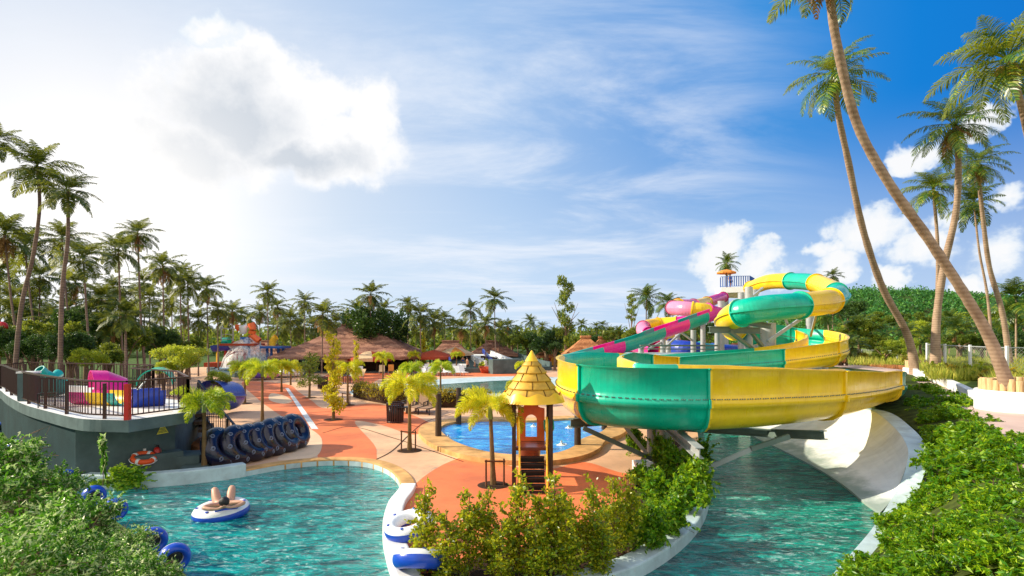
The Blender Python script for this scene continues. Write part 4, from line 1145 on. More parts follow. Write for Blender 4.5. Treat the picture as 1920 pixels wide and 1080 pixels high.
def umbrella(loc,r,h,mat,label,group='umbrellas on the far plaza',m2=None):
    rt=empty('parasol',loc,random.uniform(0,1),label,'umbrella',group)
    mb=MB(); N_=8; top=(0,0,h); 
    for k in range(N_):
        a=2*PI*k/N_; b=2*PI*(k+1)/N_
        p0=(r*math.cos(a),r*math.sin(a),h-.32*r); p1=(r*math.cos(b),r*math.sin(b),h-.32*r)
        q0=(.5*r*math.cos(a),.5*r*math.sin(a),h-.12*r); q1=(.5*r*math.cos(b),.5*r*math.sin(b),h-.12*r)
        m=1 if (m2 is not None and k%2) else 0
        mb.add([top,q0,q1],[(0,1,2)],m); mb.add([q0,p0,p1,q1],[(0,1,2,3)],m)
        mb.add([p0,p1,(p1[0],p1[1],p1[2]-.12*r),(p0[0],p0[1],p0[2]-.12*r)],[(0,1,2,3)],m)
    mb.build('canopy',[mat,m2 or mat],rt)
    mb=MB(); mb.tube([(0,0,0),(0,0,h)],.04,8); mb.build('pole',M['wood'],rt)
    return rt
umbrella(G(695,698),3.0,2.7,M['fabrust'],'wide dusty pink umbrella in front of the big thatched roof',m2=M['fabcream'])
umbrella(G(813,695),2.6,2.6,M['fabrust'],'rust red umbrella left of the cream umbrella')
umbrella(G(853,692),2.5,2.9,M['fabcream'],'cream and orange umbrella nearest the stairs',m2=M['faborange'])
umbrella(G(768,693),2.2,2.5,M['fabpurple'],'purple umbrella half hidden behind the plaza palms')
umbrella(G(640,697),3.0,2.6,M['fabcream'],'cream umbrella behind the slim yellow tree')
umbrella(G(604,696),2.6,2.5,M['fabcream'],'pale umbrella at the left of the big thatched pavilion')

# ------------------------------------------------------------------ the great green and yellow slide
def cat_range(pts, i0, i1, per=8):
    full=catmull(pts,per); return full[i0*per:i1*per+1]
def sweep_frames(path):
    fr=[]; n=len(path)
    for i,p in enumerate(path):
        t=(path[min(i+1,n-1)]-path[max(i-1,0)]); t.normalize()
        s=t.cross(Vector((0,0,1))).normalized(); u=s.cross(t).normalized(); fr.append((p,t,s,u))
    return fr
def trough_profile(w,h):
    """open U section: (lateral, up) of the outer skin from left lip over the bottom to the right lip"""
    W=w
    half=[(W*1.045,h),(W*1.04,h*.985),(W*.985,h*.965),(W*.985,h*.6),(W*.99,h*.53),(W*1.045,h*.515),(W*1.045,h*.40),(W*.985,h*.385),(W*.95,h*.27),(W*.84,h*.13),(W*.66,h*.045),(W*.42,h*.008),(0,0)]
    left=[(-x,z) for x,z in half]
    return left+half[-2::-1]
def swp(mb,frames,prof_fn,m=0,smooth=True,closed=False):
    prev=None
    for i,(p,t,s,u) in enumerate(frames):
        pr=prof_fn(i/(max(1,len(frames)-1)),i)
        ring=[p+s*x+Vector((0,0,1))*z for x,z in pr] if not closed else [p+s*x+u*z for x,z in pr]
        if closed: ring.append(ring[0])
        if prev is not None: mb.strip(prev,ring,m,smooth)
        prev=ring
def slide_open(rt,ctrl,secs,per=10,name='trough_section'):
    """ctrl: (point, halfwidth, height)"""
    pts=[c[0] for c in ctrl]; full=catmull(pts,per); fr=sweep_frames(full)
    ws=[];hs=[]
    for i in range(len(ctrl)-1):
        for k in range(per):
            t=k/per; ws.append(ctrl[i][1]*(1-t)+ctrl[i+1][1]*t); hs.append(ctrl[i][2]*(1-t)+ctrl[i+1][2]*t)
    ws.append(ctrl[-1][1]); hs.append(ctrl[-1][2])
    for (a,b,mt) in secs:
        i0,i1=a*per,b*per; sub=fr[i0:i1+1]
        mb=MB()
        swp(mb,sub,lambda q,i:trough_profile(ws[i0+i],hs[i0+i]))
        def inner(q,i):
            w,h=ws[i0+i]-.05,hs[i0+i]
            return [(-x*.955/ .985 if False else x*.95, max(z,0)*.97+.045) for x,z in trough_profile(w,h)]
        swp(mb,sub,inner)
        # lip closing outer and inner skins
        for sd in (0,-1):
            A=[];B=[]
            for i,(p,t,s,u) in enumerate(sub):
                o_=trough_profile(ws[i0+i],hs[i0+i])[sd]; n_=inner(0,i)[sd]
                A.append(p+s*o_[0]+Vector((0,0,o_[1]))); B.append(p+s*n_[0]+Vector((0,0,n_[1])))
            mb.strip(A,B)
        # flanges at both ends
        for e in (0,-1):
            p,t,s,u=sub[e]; w,h=ws[i0 if e==0 else i1],hs[i0 if e==0 else i1]
            pr=trough_profile(w,h); off=t*(.03 if e==0 else -.03)
            A=[p+s*x*1.0+Vector((0,0,z)) for x,z in pr]; B=[]
            for k,(x,z) in enumerate(pr):
                B.append(p+s*(x*1.055)+Vector((0,0,z+(-.07 if z<h*.3 else 0))))
            C=[q+off*2 for q in B]; Dd=[q+off*2 for q in A]
            mb.strip(A,B); mb.strip(B,C); mb.strip(C,Dd)
        mb.build(name,M[mt],rt)
    # bolts along the right-hand flange are too fine to part out: one strip of heads
    mb=MB()
    for i in range(0,len(fr)-1):
        for k in range(3):
            p=fr[i][0].lerp(fr[i+1][0],k/3); s=fr[i][2]
            for sd in(-1,1):
                q=p+s*sd*ws[i]*1.046+Vector((0,0,hs[i]*.53)); mb.box(q,(.028,.028,.03))
    o=mb.build('bolt_heads',M['darksteel'],rt); o['kind']='stuff'
    return fr
gs=empty('water_slide',(0,0,0),0,'huge green and yellow spiral water slide with an open trough looping out in front','water slide')
# closed upper tube
def P3(px,Y,z): q=XY(px,Y,z); return q
def PP(px,py,Y): return P(px,py,Y)
tube_ctrl=[PP(1408,541,46),PP(1440,529,43),PP(1482,527,40.5),PP(1530,531,37),PP(1568,550,32),P3(1556,27.0,5.95),P3(1500,25.0,5.62),P3(1435,24.3,5.45),P3(1388,24.6,5.25),P3(1366,26.3,4.95),P3(1378,28.8,4.65),P3(1410,30.6,4.4),P3(1440,31.2,4.25)]
tube_secs=[(0,1,'yellow'),(1,2,'yellow'),(2,3,'green'),(3,4,'yellow'),(4,5,'green'),(5,6,'yellow'),(6,7,'green'),(7,8,'green'),(8,9,'yellow'),(9,10,'yellow'),(10,11,'green'),(11,12,'yellow')]
per=10; fr=sweep_frames(catmull(tube_ctrl,per))
rt_=.62
def ringprof(r,ribs=True):
    o=[]
    for k in range(28):
        a=2*PI*k/28; q=r
        o.append((q*math.cos(a),q*math.sin(a)))
    return o
merged=[]
for s in tube_secs:
    if merged and merged[-1][2]==s[2]: merged[-1]=(merged[-1][0],s[1],s[2])
    else: merged.append(s)
for (a,b,mt) in merged:
    sub=fr[a*per:b*per+1]; mb=MB()
    rr_=lambda i:.57
    swp(mb,sub,lambda q,i:ringprof(rr_(a*per+i)),closed=True)
    for e in(0,-1):
        p,t,s,u=sub[e]; r0=rr_(a*per if e==0 else b*per)
        off=t*(.05 if e==0 else -.05)
        A=[p+s*x+u*z for x,z in ringprof(r0)]; B=[p+s*x+u*z for x,z in ringprof(r0+.075)]; C=[q+off for q in B]; Dd=[q+off for q in A]
        for X_ in (A,B,C,Dd): X_.append(X_[0])
        mb.strip(A,B); mb.strip(B,C); mb.strip(C,Dd)
    # lengthwise flanges where the half shells meet
    for sd in(-1,1):
        A=[];B=[];C=[];Dd=[]
        for i,(p,t,s,u) in enumerate(sub):
            r0=rr_(a*per+i); A.append(p+s*sd*r0*.98+u*.035); B.append(p+s*sd*(r0+.08)+u*.035); C.append(p+s*sd*(r0+.08)-u*.035); Dd.append(p+s*sd*r0*.98-u*.035)
        mb.strip(A,B); mb.strip(B,C); mb.strip(C,Dd)
    mb.build('tube_section',M[mt],gs)
tr_ctrl=[(P3(1436,31.2,3.75),.8,1.15),(P3(1478,31.0,3.6),.85,1.15),(P3(1520,30.2,3.42),.9,1.15),(P3(1549,28.2,3.15),.9,1.15),(P3(1535,26.3,2.86),.95,1.15),(P3(1440,25.3,2.58),1.0,1.1),(P3(1345,24.7,2.42),1.0,1.1),(P3(1248,24.1,2.22),1.05,1.15),(P3(1190,23.6,2.05),1.05,1.45),
 (P3(1140,22.4,1.9),1.08,1.7),(P3(1108,20.6,1.75),1.1,1.78),(P3(1108,18.6,1.68),1.1,1.8),(P3(1140,17.1,1.58),1.1,1.82),(P3(1205,16.4,1.56),1.1,1.80),(P3(1298,16.3,1.55),1.1,1.80),(P3(1415,16.8,1.58),1.1,1.72),(P3(1518,18.0,1.62),1.08,1.55),(P3(1592,20.2,1.66),1.05,1.32),(P3(1634,22.6,1.66),1.0,1.2),(P3(1648,25.5,1.36),1.0,1.15),(P3(1635,28.5,.8),1.0,1.1)]
slide_open(gs,tr_ctrl,[(0,1,'green'),(1,2,'green'),(2,4,'yellow'),(4,5,'yellow'),(5,7,'green'),(7,8,'yellow'),(8,10,'green'),(10,12,'yellow'),(12,14,'green'),(14,16,'yellow'),(16,18,'yellow'),(18,20,'teal')])

# steel that carries the slide
sf=empty('slide_support',(0,0,0),0,'grey steel columns, beams and struts carrying the green and yellow slide','support frame')
def colm(px,Y,z1,r=.2,z0=0,mat='steel',par=None):
    p=XY(px,Y,z0); mb=MB(); mb.tube([p,Vector((p.x,p.y,z1))],r,14); mb.build('column',M[mat],par or sf)
colm(1222,18.6,1.75,.16,.0); colm(1246,18.3,1.75,.27,.0)
def beam(a,b,w=.2,h=.26,mat='darksteel',name='beam'):
    mb=MB(); mb.ibeam(a,b,w,h); mb.build(name,M[mat],sf)
def strut(a,b,w=.11,mat='steel'):
    mb=MB(); mb.bar(a,b,w,w); mb.build('strut',M[mat],sf)
hub=XY(1240,18.4,1.45); low=XY(1240,18.4,.45)
beam(P(1070,793,17.4),P(1210,783,19.4),.22,.28)
beam(P(1248,795,18.2),P(1312,850,14.6),.22,.3,'steel')
beam(P(1440,812,18.0),P(1545,816,15.7),.22,.26); beam(P(1260,800,19),P(1440,812,18.0),.2,.24)
strut(P(1095,803,17.1),P(1238,868,18.1),.14,'darksteel'); strut(P(1162,788,18.4),P(1222,862,18.4)); strut(P(1288,832,16.0),P(1240,872,17.9)); strut(P(1318,882,16.6),P(1408,842,16.0),.13); strut(P(1408,842,16.0),P(1480,818,15.9),.13,'darksteel')
for (px,Y,z) in [(1440,27.5,4.9),(1404,29,6.8),(1415,33,7.0),(1512,31.5,3.6),(1518,33.6,6.7),(1362,26.5,2.9),(1285,27.5,2.2),(1390,34,6.9),(1545,29,3.1),(1470,25.4,2.6),(1352,34.0,6.4),(1500,25.3,2.9)]:
    colm(px,Y,z,.2 if px!=1440 else .36)
beam(P(1330,618,24.5),P(1425,620,26.0),.2,.3); beam(P(1375,600,25.5),P(1445,612,26.5),.16,.25); beam(P(1470,586,24.8),P(1550,585,27),.2,.22,'steel')
strut(P(1368,622,25),P(1412,655,26.5),.14,'darksteel'); strut(P(1395,606,25.5),P(1430,650,26.5),.14,'darksteel'); strut(P(1440,640,26.5),P(1510,592,26.5),.14,'steel'); strut(P(1520,630,29),P(1530,590,27.5),.1,'steel'); strut(P(1470,590,26),P(1478,612,27),.1,'steel')
strut(P(1440,690,27),P(1500,705,26),.12,'steel'); strut(P(1540,690,27.5),P(1450,705,27),.12,'steel'); strut(P(1520,560,31.5),P(1570,560,31),.12,'steel')
strut(P(1405,560,30.5),P(1430,540,33),.1,'steel'); strut(P(1200,648,26),P(1345,648,27.5),.08,'darksteel'); strut(P(1200,654,26),P(1345,655,27.5),.05,'darksteel')

# ------------------------------------------------------------------ start tower
tw=empty('slide_tower',(0,0,0),0,'white slide start platform on grey columns with a blue railing','platform')
pz=P(1350,550,55).z
pl=[P(1341,552,54),P(1352,551,52.5),P(1408,546,51.5),P(1424,545,54),P(1400,545,60),P(1350,550,59)]
mb=MB(); mb.prism([Vector((p.x,p.y,0)) for p in pl],pz-.15,pz+.35,bottom=True); mb.build('platform_slab',M['white'],tw)
for (px,Y) in [(1358,53.2),(1400,53),(1408,58),(1362,57.6)]: colm(px,Y,pz-.15,.22,0,'steel',tw)
M['bluerail']=pmat('blue_painted_steel',(.02,.11,.42),.4,.15,4)
rl=[P(1351,0,53),P(1378,0,52.4),P(1406,0,52.2),P(1414,0,54.5),P(1400,0,59)]
railing('railing',[Vector((p.x,p.y,pz+.354)) for p in rl],1.05,'blue railing round the slide start platform',bal=.2,mat=M['bluerail'],thick=.07)
umbrella(Vector((XY(1362,54.5,0).x,54.5,pz+.354)),.95,1.95,M['faborange'],'small orange umbrella on the slide start platform',None)
standing_person(Vector((XY(1369,54,0).x,54,pz+.354)),.5,'lifeguard standing under the orange umbrella on the slide platform',M['tanskin'],M['clothdark'],1.5,.06,M['clothblue'])

# ------------------------------------------------------------------ magenta and teal slide behind
ps=empty('water_slide',(0,0,0),0,'magenta, yellow and teal water slide running straight down behind the green one','water slide')
def tube_slide(rt,ctrl,secs,r=.5,per=6,open_=False):
    fr=sweep_frames(catmull(ctrl,per))
    for (a,b,mt) in secs:
        sub=fr[a*per:b*per+1]; mb=MB()
        if open_:
            halfpipe(mb,[f[0] for f in sub],r,PI*.88,2*PI*1.06,16,th=.05)
        else: swp(mb,sub,lambda q,i:ringprof(r),closed=True)
        p,t,s,u=sub[0]; A=[p+s*x+u*z for x,z in ringprof(r)]; B=[p+s*x+u*z for x,z in ringprof(r+.06)]; C=[q+t*.08 for q in B]
        if not open_:
            for X_ in(A,B,C): X_.append(X_[0])
            mb.strip(A,B); mb.strip(B,C)
        mb.build('slide_section',M[mt],rt)
tube_slide(ps,[P(1356,557,50),P(1325,567,44),P(1300,573,38),P(1272,573,36.5),P(1262,577,35.2),P(1275,578,33.6),P(1297,580,33),P(1325,583,33),P(1350,590,34)],[(0,1,'pink'),(1,2,'yellow'),(2,3,'lpink'),(3,4,'yellow'),(4,6,'lpink'),(6,7,'yellow'),(7,8,'pink')],.43)
tube_slide(ps,[P(1342,584,31),P(1318,592,30.6),P(1282,605,30),P(1237,620,29.3),P(1198,635,28.6),P(1162,646,28),P(1122,657,27.4),P(1070,672,26.6)],[(0,1,'pink'),(1,2,'teal'),(2,3,'pink'),(3,4,'teal'),(4,5,'teal'),(5,6,'pink'),(6,7,'turq')],.47,open_=True)
p2=empty('water_slide',(0,0,0),0,'pale pink and yellow slide winding behind the straight magenta one','water slide')
tube_slide(p2,[P(1300,602,38),P(1270,606,38.5),P(1235,608,39),P(1207,614,38),P(1212,626,36.5),P(1240,634,36.5),P(1262,640,38),P(1240,652,39.5),P(1205,650,39),P(1190,648,38),P(1225,655,36)],[(0,1,'pink'),(1,2,'yellow'),(2,3,'yellow'),(3,4,'lpink'),(4,5,'pink'),(5,6,'yellow'),(6,7,'lpink'),(7,8,'yellow'),(8,9,'pink'),(9,10,'pink')],.45)
p3=empty('water_slide',(0,0,0),0,'low bright blue slide tubes near the ground behind the steel columns','water slide')
tube_slide(p3,[P(1258,652,36),P(1285,655,35),P(1310,658,35),P(1335,661,35.5),P(1365,662,36),P(1400,663,37)],[(0,2,'blue'),(2,3,'turq'),(3,5,'blue')],.55)
f2=empty('slide_support',(0,0,0),0,'slender grey columns and braces under the straight magenta slide','support frame')
for (px,Y,z) in [(1300,31.2,4.6),(1243,30,4.1),(1253,32,4.0),(1202,29.2,3.6),(1318,34,5.6),(1345,31.5,5.2),(1330,28,3.0),(1270,36,5.3)]: colm(px,Y,z,.15,0,'steel',f2)
for a,b in ((P(1243,655,30),P(1275,625,31)),(P(1300,640,31.2),P(1270,618,30.4)),(P(1200,655,29),P(1235,632,29.6)),(P(1300,590,34),P(1270,578,35)),(P(1243,640,30),P(1215,655,29.5))):
    mb=MB(); mb.bar(a,b,.09); mb.build('brace',M['steel'],f2)
# catch pool wall between the slides
mb=MB(); mb.prism([XY(1168,27,0),XY(1365,27,0),XY(1365,30,0),XY(1168,30,0)],0,P(1200,664,27).z); tag(bevel(mb.build('splash_pool_wall',M['bluewhite']),.05),'pale wall of the splash pool behind the open trough','wall')

# ------------------------------------------------------------------ canal bank wall on the right
low_=[Vector((11.2,34,WZ)),Vector((11.15,30,WZ))]+[G(x,y,WZ) for x,y in [(1395,812),(1460,843),(1530,880),(1580,912),(1620,945),(1650,966)]]
top_=[Vector((15.8,31,1.3)),Vector((15.9,28,1.3)),G(1560,760,1.25),G(1631,769,1.25),G(1675,800,1.2),G(1700,835,1.05),G(1701,867,.75),G(1686,910,.3)]
out_=[Vector((17,31,1.32)),Vector((17.0,28,1.32)),G(1600,758,1.27),G(1667,773,1.27),G(1707,800,1.22),G(1734,831,1.07),G(1738,867,.77),G(1722,920,.34)]
tail_t=[G(1664,948,.06),G(1634,993,.05),G(1594,1040,.05),G(1552,1090,.05),G(1490,1195,.05)]
tail_o=[G(1706,957,.12),G(1676,1003,.06),G(1640,1050,.06),G(1600,1100,.06),G(1545,1205,.06)]
lowC=catmull(low_,6); topC=catmull(top_,6); outC=catmull(out_,6)
topT=catmull(top_+tail_t,6); outT=catmull(out_+tail_o,6)
bw=empty('canal_wall',(0,0,0),0,'tall white curved banked wall on the right side of the water channel','wall')
mb=MB(); rows_=9; prev=[Vector((p.x,p.y,p.z-.6)) for p in lowC]
for k in range(rows_+1):
    t=k/rows_; ln=[]
    for a,b in zip(lowC,topC):
        q=a.lerp(b,t); dd=(b-a); dd.z=0
        q=q-dd*0.22*math.sin(PI*t)*-1*.6
        q.z=a.z+.06+(b.z-a.z-.06)*(t**1.25)
        ln.append(q)
    if prev: mb.strip(prev,ln,0,True)
    prev=ln
mb.build('banked_face',M['canal'],bw)
mb=MB(); mb.strip([p+Vector((0,0,.004)) for p in topT],outT); dn=[p-Vector((0,0,1.0)) for p in outT]; mb.strip(outT,dn); nt_=len(topC)-2; ti=[p+Vector((0,0,.004)) for p in topT[nt_:]]; mb.strip(ti,[p-Vector((0,0,.9)) for p in ti]); mb.build('coping',M['bluewhite'],bw)
# ------------------------------------------------------------------ coconut palms
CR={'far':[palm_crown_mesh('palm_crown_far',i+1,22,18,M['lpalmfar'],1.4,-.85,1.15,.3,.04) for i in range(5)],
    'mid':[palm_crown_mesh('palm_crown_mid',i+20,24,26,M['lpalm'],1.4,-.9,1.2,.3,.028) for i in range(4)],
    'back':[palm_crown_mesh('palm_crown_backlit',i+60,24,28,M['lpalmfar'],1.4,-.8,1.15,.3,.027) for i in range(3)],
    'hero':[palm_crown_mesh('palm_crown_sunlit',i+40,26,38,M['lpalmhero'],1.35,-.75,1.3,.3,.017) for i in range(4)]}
DRY=palm_crown_mesh('dry_fronds',90,9,14,M['ldry'],-.7,-1.3,.5,.22,.04)
rp=random.Random(12)
_cnt={}
def palm(px,py,rpx,Y,label,kind='far',base=None,via=None,gz=0.0,tw=None,group=None,cat='palm tree',coco=False,dry=False,name='coconut_palm',rot=None):
    top=P(px,py,Y)
    if base is None: base=(px+rp.uniform(-.25,.25)*abs(HZ-py)*.6,Y+rp.uniform(-1,1))
    if len(base)==2: bp=XY(base[0],base[1],gz)
    rt=empty(name,bp,0,label,cat,group)
    h=top.z-bp.z
    if via: pts=[bp-Vector((0,0,.3))]+[P(a,b,Yy) for a,b,Yy in via]+[top]
    else:
        q=bp.lerp(top,.45); q.x=bp.x+(top.x-bp.x)*.62; q.y=bp.y+(top.y-bp.y)*.6
        pts=[bp-Vector((0,0,.3)),q,top]
    pts=[p-bp for p in pts]
    path=catmull(pts,8)
    r0=(tw or max(.1,.12+.003*h))*(.85 if kind=='hero' else .62); n_=len(path)
    rad=[r0*(1-.45*i/(n_-1))*(1+.75*math.exp(-i/(n_-1)*18))*rp.uniform(.95,1.06) for i in range(n_)]
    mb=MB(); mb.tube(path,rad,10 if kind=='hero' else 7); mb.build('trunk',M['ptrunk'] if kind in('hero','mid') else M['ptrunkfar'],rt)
    rm=rpx/F*Y*(1.08 if kind=='hero' else 1.18)
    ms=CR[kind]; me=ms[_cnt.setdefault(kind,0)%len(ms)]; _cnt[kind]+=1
    cr=bpy.data.objects.new('crown',me); col.objects.link(cr); cr.parent=rt
    cr.location=path[-1]; cr.scale=(rm,rm,rm*rp.uniform(.9,1.05)); 
    dv=(path[-1]-path[-2]).normalized(); 
    cr.rotation_euler=(-dv.y*.5,dv.x*.5,rot if rot is not None else rp.uniform(0,6.28))
    if dry:
        c2=bpy.data.objects.new('dry_fronds',DRY); col.objects.link(c2); c2.parent=rt; c2.location=path[-1]; c2.scale=(rm*.75,)*3; c2.rotation_euler=(0,0,rp.uniform(0,6))
    if coco:
        mb=MB()
        for k in range(9):
            a=k*2.4; mb.sphere(path[-1]+Vector((math.cos(a)*.3*rm/3,math.sin(a)*.3*rm/3,-.1*rm-.05*(k%3)*rm)),.11*rm/3*1.3,8,sc=(1,1,1.2))
        mb.build('coconut_cluster',M['coco'],rt)
    return rt
M['coco']=pmat('coconut_husk',(.35,.24,.03),.5,.3,6)
# the six big ones on the right
palm(1548,-78,125,15.2,'thickest leaning palm rising from the log planter, crown cut by the top edge','hero',(1900,20),[(1858,640,19.6),(1812,558,19),(1740,447,18.2),(1668,345,17.4),(1608,235,16.8),(1574,105,16.0),(1556,0,15.5)],2.2,.21,rot=2.1,dry=True)
palm(1563,140,92,31,'slim leaning palm whose crown stands just left of the thickest trunk','hero',(1718,40),[(1700,625,39.5),(1655,540,38),(1618,430,36),(1590,300,34),(1572,215,32.5)],2.0,.30,coco=False)
palm(1890,112,125,20,'big palm at the upper right corner with a dark trunk leaving the frame','hero',(1985,23),[(1955,420,22.5),(1925,240,21)],1.8,.2,coco=True)
palm(1790,235,84,30,'full crowned palm with yellow hanging fronds right of the thick leaning trunk','hero',(1753,34),[(1756,600,33.8),(1770,500,33),(1792,400,32),(1797,310,31)],1.9,.27,coco=True,dry=True)
palm(1750,355,60,36,'smaller straight palm behind the thick trunk, left of the full crowned one','hero',(1757,37),[(1758,560,37),(1758,460,36.5)],1.9,.17,coco=True)
palm(1832,305,58,33,'palm with a curved thin trunk right of the full crowned one','hero',(1897,36),[(1880,590,35.6),(1855,500,35),(1842,400,34)],1.9,.2,coco=True,dry=True)
palm(1826,380,46,38,'thin lower palm, its small crown right below the curved thin one','mid',(1864,39),[(1852,560,39),(1836,470,38.5)],1.9,.16)
palm(1363,493,25,60,'palm standing directly behind the orange umbrella of the slide platform','mid',(1364,60))
palm(1562,517,20,75,'small palm peeping over the top right end of the slide','far',(1560,75))
palm(1551,590,28,70,'short palm with a pale thin trunk right of the upper slide curl','mid',(1562,66),gz=.5)
palm(1212,560,36,62,'palm left of the magenta slide, the left one of two standing close','mid',(1210,62),coco=False)
palm(1252,568,30,58,'palm just left of the magenta slide curl, right one of two standing close','mid',(1262,58))
# left-hand tall ones
palm(70,315,64,30,'tallest palm at the far left with a sweeping S-shaped trunk','back',(22,31),[(38,590,31),(62,480,30.6),(74,390,30.2)],0,.2)
palm(127,358,58,29,'second tallest palm at left with a nearly straight trunk behind the deck','back',(112,30),[(116,560,29.8),(127,450,29.4)],0,.2)
palm(-6,262,42,30,'palm at the upper left edge of the photo, mostly outside the frame','back',(-40,31),None,0,.2)
# the long row behind: px, py, radius px, depth, base px
rows={
 'behind the grey deck':[(8,440,58,38,60),(46,462,52,42,95),(116,448,46,44,150),(156,482,56,36,182),(222,470,48,40,236),(258,438,42,43,275),(75,520,46,48,70),(20,560,46,46,10),(190,560,42,48,195),(130,580,40,54,125),(95,590,36,58,90),(280,560,34,60,282),(165,600,30,64,160),(40,600,38,52,36),(235,590,44,30,240),(212,540,36,54,214),(60,560,40,55,58),(0,510,50,50,0),(142,530,44,52,146),(30,590,50,44,24),(110,610,46,42,116),(170,585,46,50,176),(205,610,44,40,200),(255,600,46,46,262),(68,600,44,50,64),(270,530,36,62,272),(142,600,40,58,138),(228,560,42,56,226)],
 'between the deck and the splash cone':[(305,498,42,52,312),(338,515,36,58,342),(352,530,42,55,356),(388,540,36,62,392),(322,560,34,66,324),(408,580,32,64,410),(436,584,30,68,438),(372,600,34,60,372),(420,600,30,74,424),(452,590,24,82,452),(300,590,32,72,300),(345,590,30,80,345)],
 'behind the splash cone and thatched roofs':[(502,548,30,72,503),(487,585,28,78,488),(520,575,28,84,521),(545,598,32,76,547),(571,566,27,74,572),(605,590,44,64,603),(560,610,34,82,560),(630,605,30,86,630),(588,612,30,88,590),(695,552,36,70,693),(668,582,30,76,666),(720,580,26,82,722),(650,600,28,88,650),(470,600,26,86,470),(530,612,28,90,532),(612,618,26,92,614),(512,612,24,96,512),(664,612,24,96,662)],
 'right of the round dark tree':[(764,570,24,80,766),(788,590,38,68,790),(814,602,36,72,815),(834,598,24,82,836),(882,580,26,80,884),(927,560,32,76,931),(910,606,32,70,912),(866,616,28,84,866),(936,618,28,82,938),(994,602,18,100,995),(952,612,22,92,952),(893,622,28,88,892),(780,622,26,92,780),(850,612,26,96,850),(970,622,22,98,972),(745,608,24,94,745)],
 'far off left of the green slide':[(1090,608,17,110,1091),(1118,612,14,118,1119),(1142,622,18,105,1140),(1016,612,16,112,1017),(1062,618,16,116,1062),(1040,622,15,122,1040),(1108,626,15,126,1108),(1130,610,13,132,1130),(1160,622,17,112,1160)],
 'low on the slope behind the fence':[(1610,612,34,60,1612),(1650,622,30,64,1650),(1598,650,30,55,1598),(1700,625,30,62,1700),(1795,618,40,56,1795),(1905,560,60,44,1905),(1740,632,30,60,1740),(1850,626,36,58,1850),(1560,640,30,58,1560),(1900,620,40,50,1900),(1780,600,28,70,1780),(1830,590,30,72,1826)],
}
for land,lst in rows.items():
    for i,(px,py,r,Y,bx) in enumerate(sorted(lst)):
        h=HZ-py
        size='tall' if h>110 else ('middling' if h>45 else 'short')
        kind='back' if Y<50 and px<300 else 'far'
        if land.startswith('low'): kind='mid'
        w=i+1; suf='th' if 10<w<20 else {1:'st',2:'nd',3:'rd'}.get(w%10,'th')
        palm(px,py,r,Y,f'{size} palm, {w}{suf} from the left among those {land}',kind,(bx,Y),gz=1.6 if land.startswith('low') else 0.0,dry=(i%3==1),coco=(kind=='back' and i%2==0),group='palms '+land)

# ------------------------------------------------------------------ broad-leaved trees
def tree_meshes(seed,blobs,nt,tl,per,leaf,mat,up=.3,surf=.75,W=.3):
    c=twig_cloud(seed,blobs,nt,tl,per,leaf,W,up,surf); me=leaves_to_mesh('tree_crown',*c[:5]); me.materials.append(mat); return me
def rblobs(seed,n,R_,H,r0,r1,flat=.8):
    rr=random.Random(seed); o=[]
    for i in range(n):
        a=rr.uniform(0,6.28); q=R_*math.sqrt(rr.random()); z=H*rr.uniform(-1,1)*math.sqrt(max(0,1-(q/R_)**2)*.9+.1)
        r=rr.uniform(r0,r1); o.append((q*math.cos(a),q*math.sin(a),z,r,r,r*flat))
    return o
def broad(loc,name,label,cat,cr_me,sc,ch,trunk_r=.25,limbs=5,group=None,bark='bark',rz=None):
    rt=empty(name,loc,0,label,cat,group)
    c=bpy.data.objects.new('crown',cr_me); col.objects.link(c); c.parent=rt; c.location=(0,0,ch); c.scale=sc if hasattr(sc,'__len__') else (sc,)*3; c.rotation_euler=(0,0,rp.uniform(0,6.28) if rz is None else rz)
    s0=sc[0] if hasattr(sc,'__len__') else sc; sz=sc[2] if hasattr(sc,'__len__') else sc
    mb=MB(); mb.tube([(0,0,-.2),(.05,0,ch*.45),(0,.05,ch*.9)],[trunk_r*1.3,trunk_r,trunk_r*.6],8)
    for k in range(limbs):
        a=k*2.4; mb.tube([(0,.03,ch*(.5+.06*k)),(math.cos(a)*s0*.3,math.sin(a)*s0*.3,ch*.8+sz*.1),(math.cos(a)*s0*.62,math.sin(a)*s0*.62,ch+sz*.3*math.sin(k*1.7))],[trunk_r*.5,trunk_r*.3,trunk_r*.12],6,cap=False)
    mb.build('trunk',M[bark],rt)
    return rt
T_dark=[tree_meshes(200+i,rblobs(i,22,.75,.8,.18,.42,.95),1700,.18,7,.07,M['ldark'],.4,.6) for i in range(2)]
T_mid=[tree_meshes(210+i,rblobs(10+i,14,.75,.5,.18,.36),1300,.16,7,.075,M['lmid']) for i in range(3)]
T_lime=[tree_meshes(220+i,rblobs(20+i,12,.7,.45,.2,.38),1500,.16,7,.055,M['llime']) for i in range(2)]
T_yel=[tree_meshes(230+i,[(0.12*math.sin(k*2.1),.12*math.cos(k*1.7),-.9+k*.2,.30-.018*k,.30-.018*k,.17) for k in range(10)],420,.2,7,.075,M['lyel'],surf=.5) for i in range(2)]
T_tall=[tree_meshes(240,[(.28*math.sin(k*2.3)*(1-.05*k),.28*math.cos(k*2.3),-1.0+k*.19,.26,.26,.16) for k in range(11)],620,.16,7,.07,M['lmid'],surf=.7)]
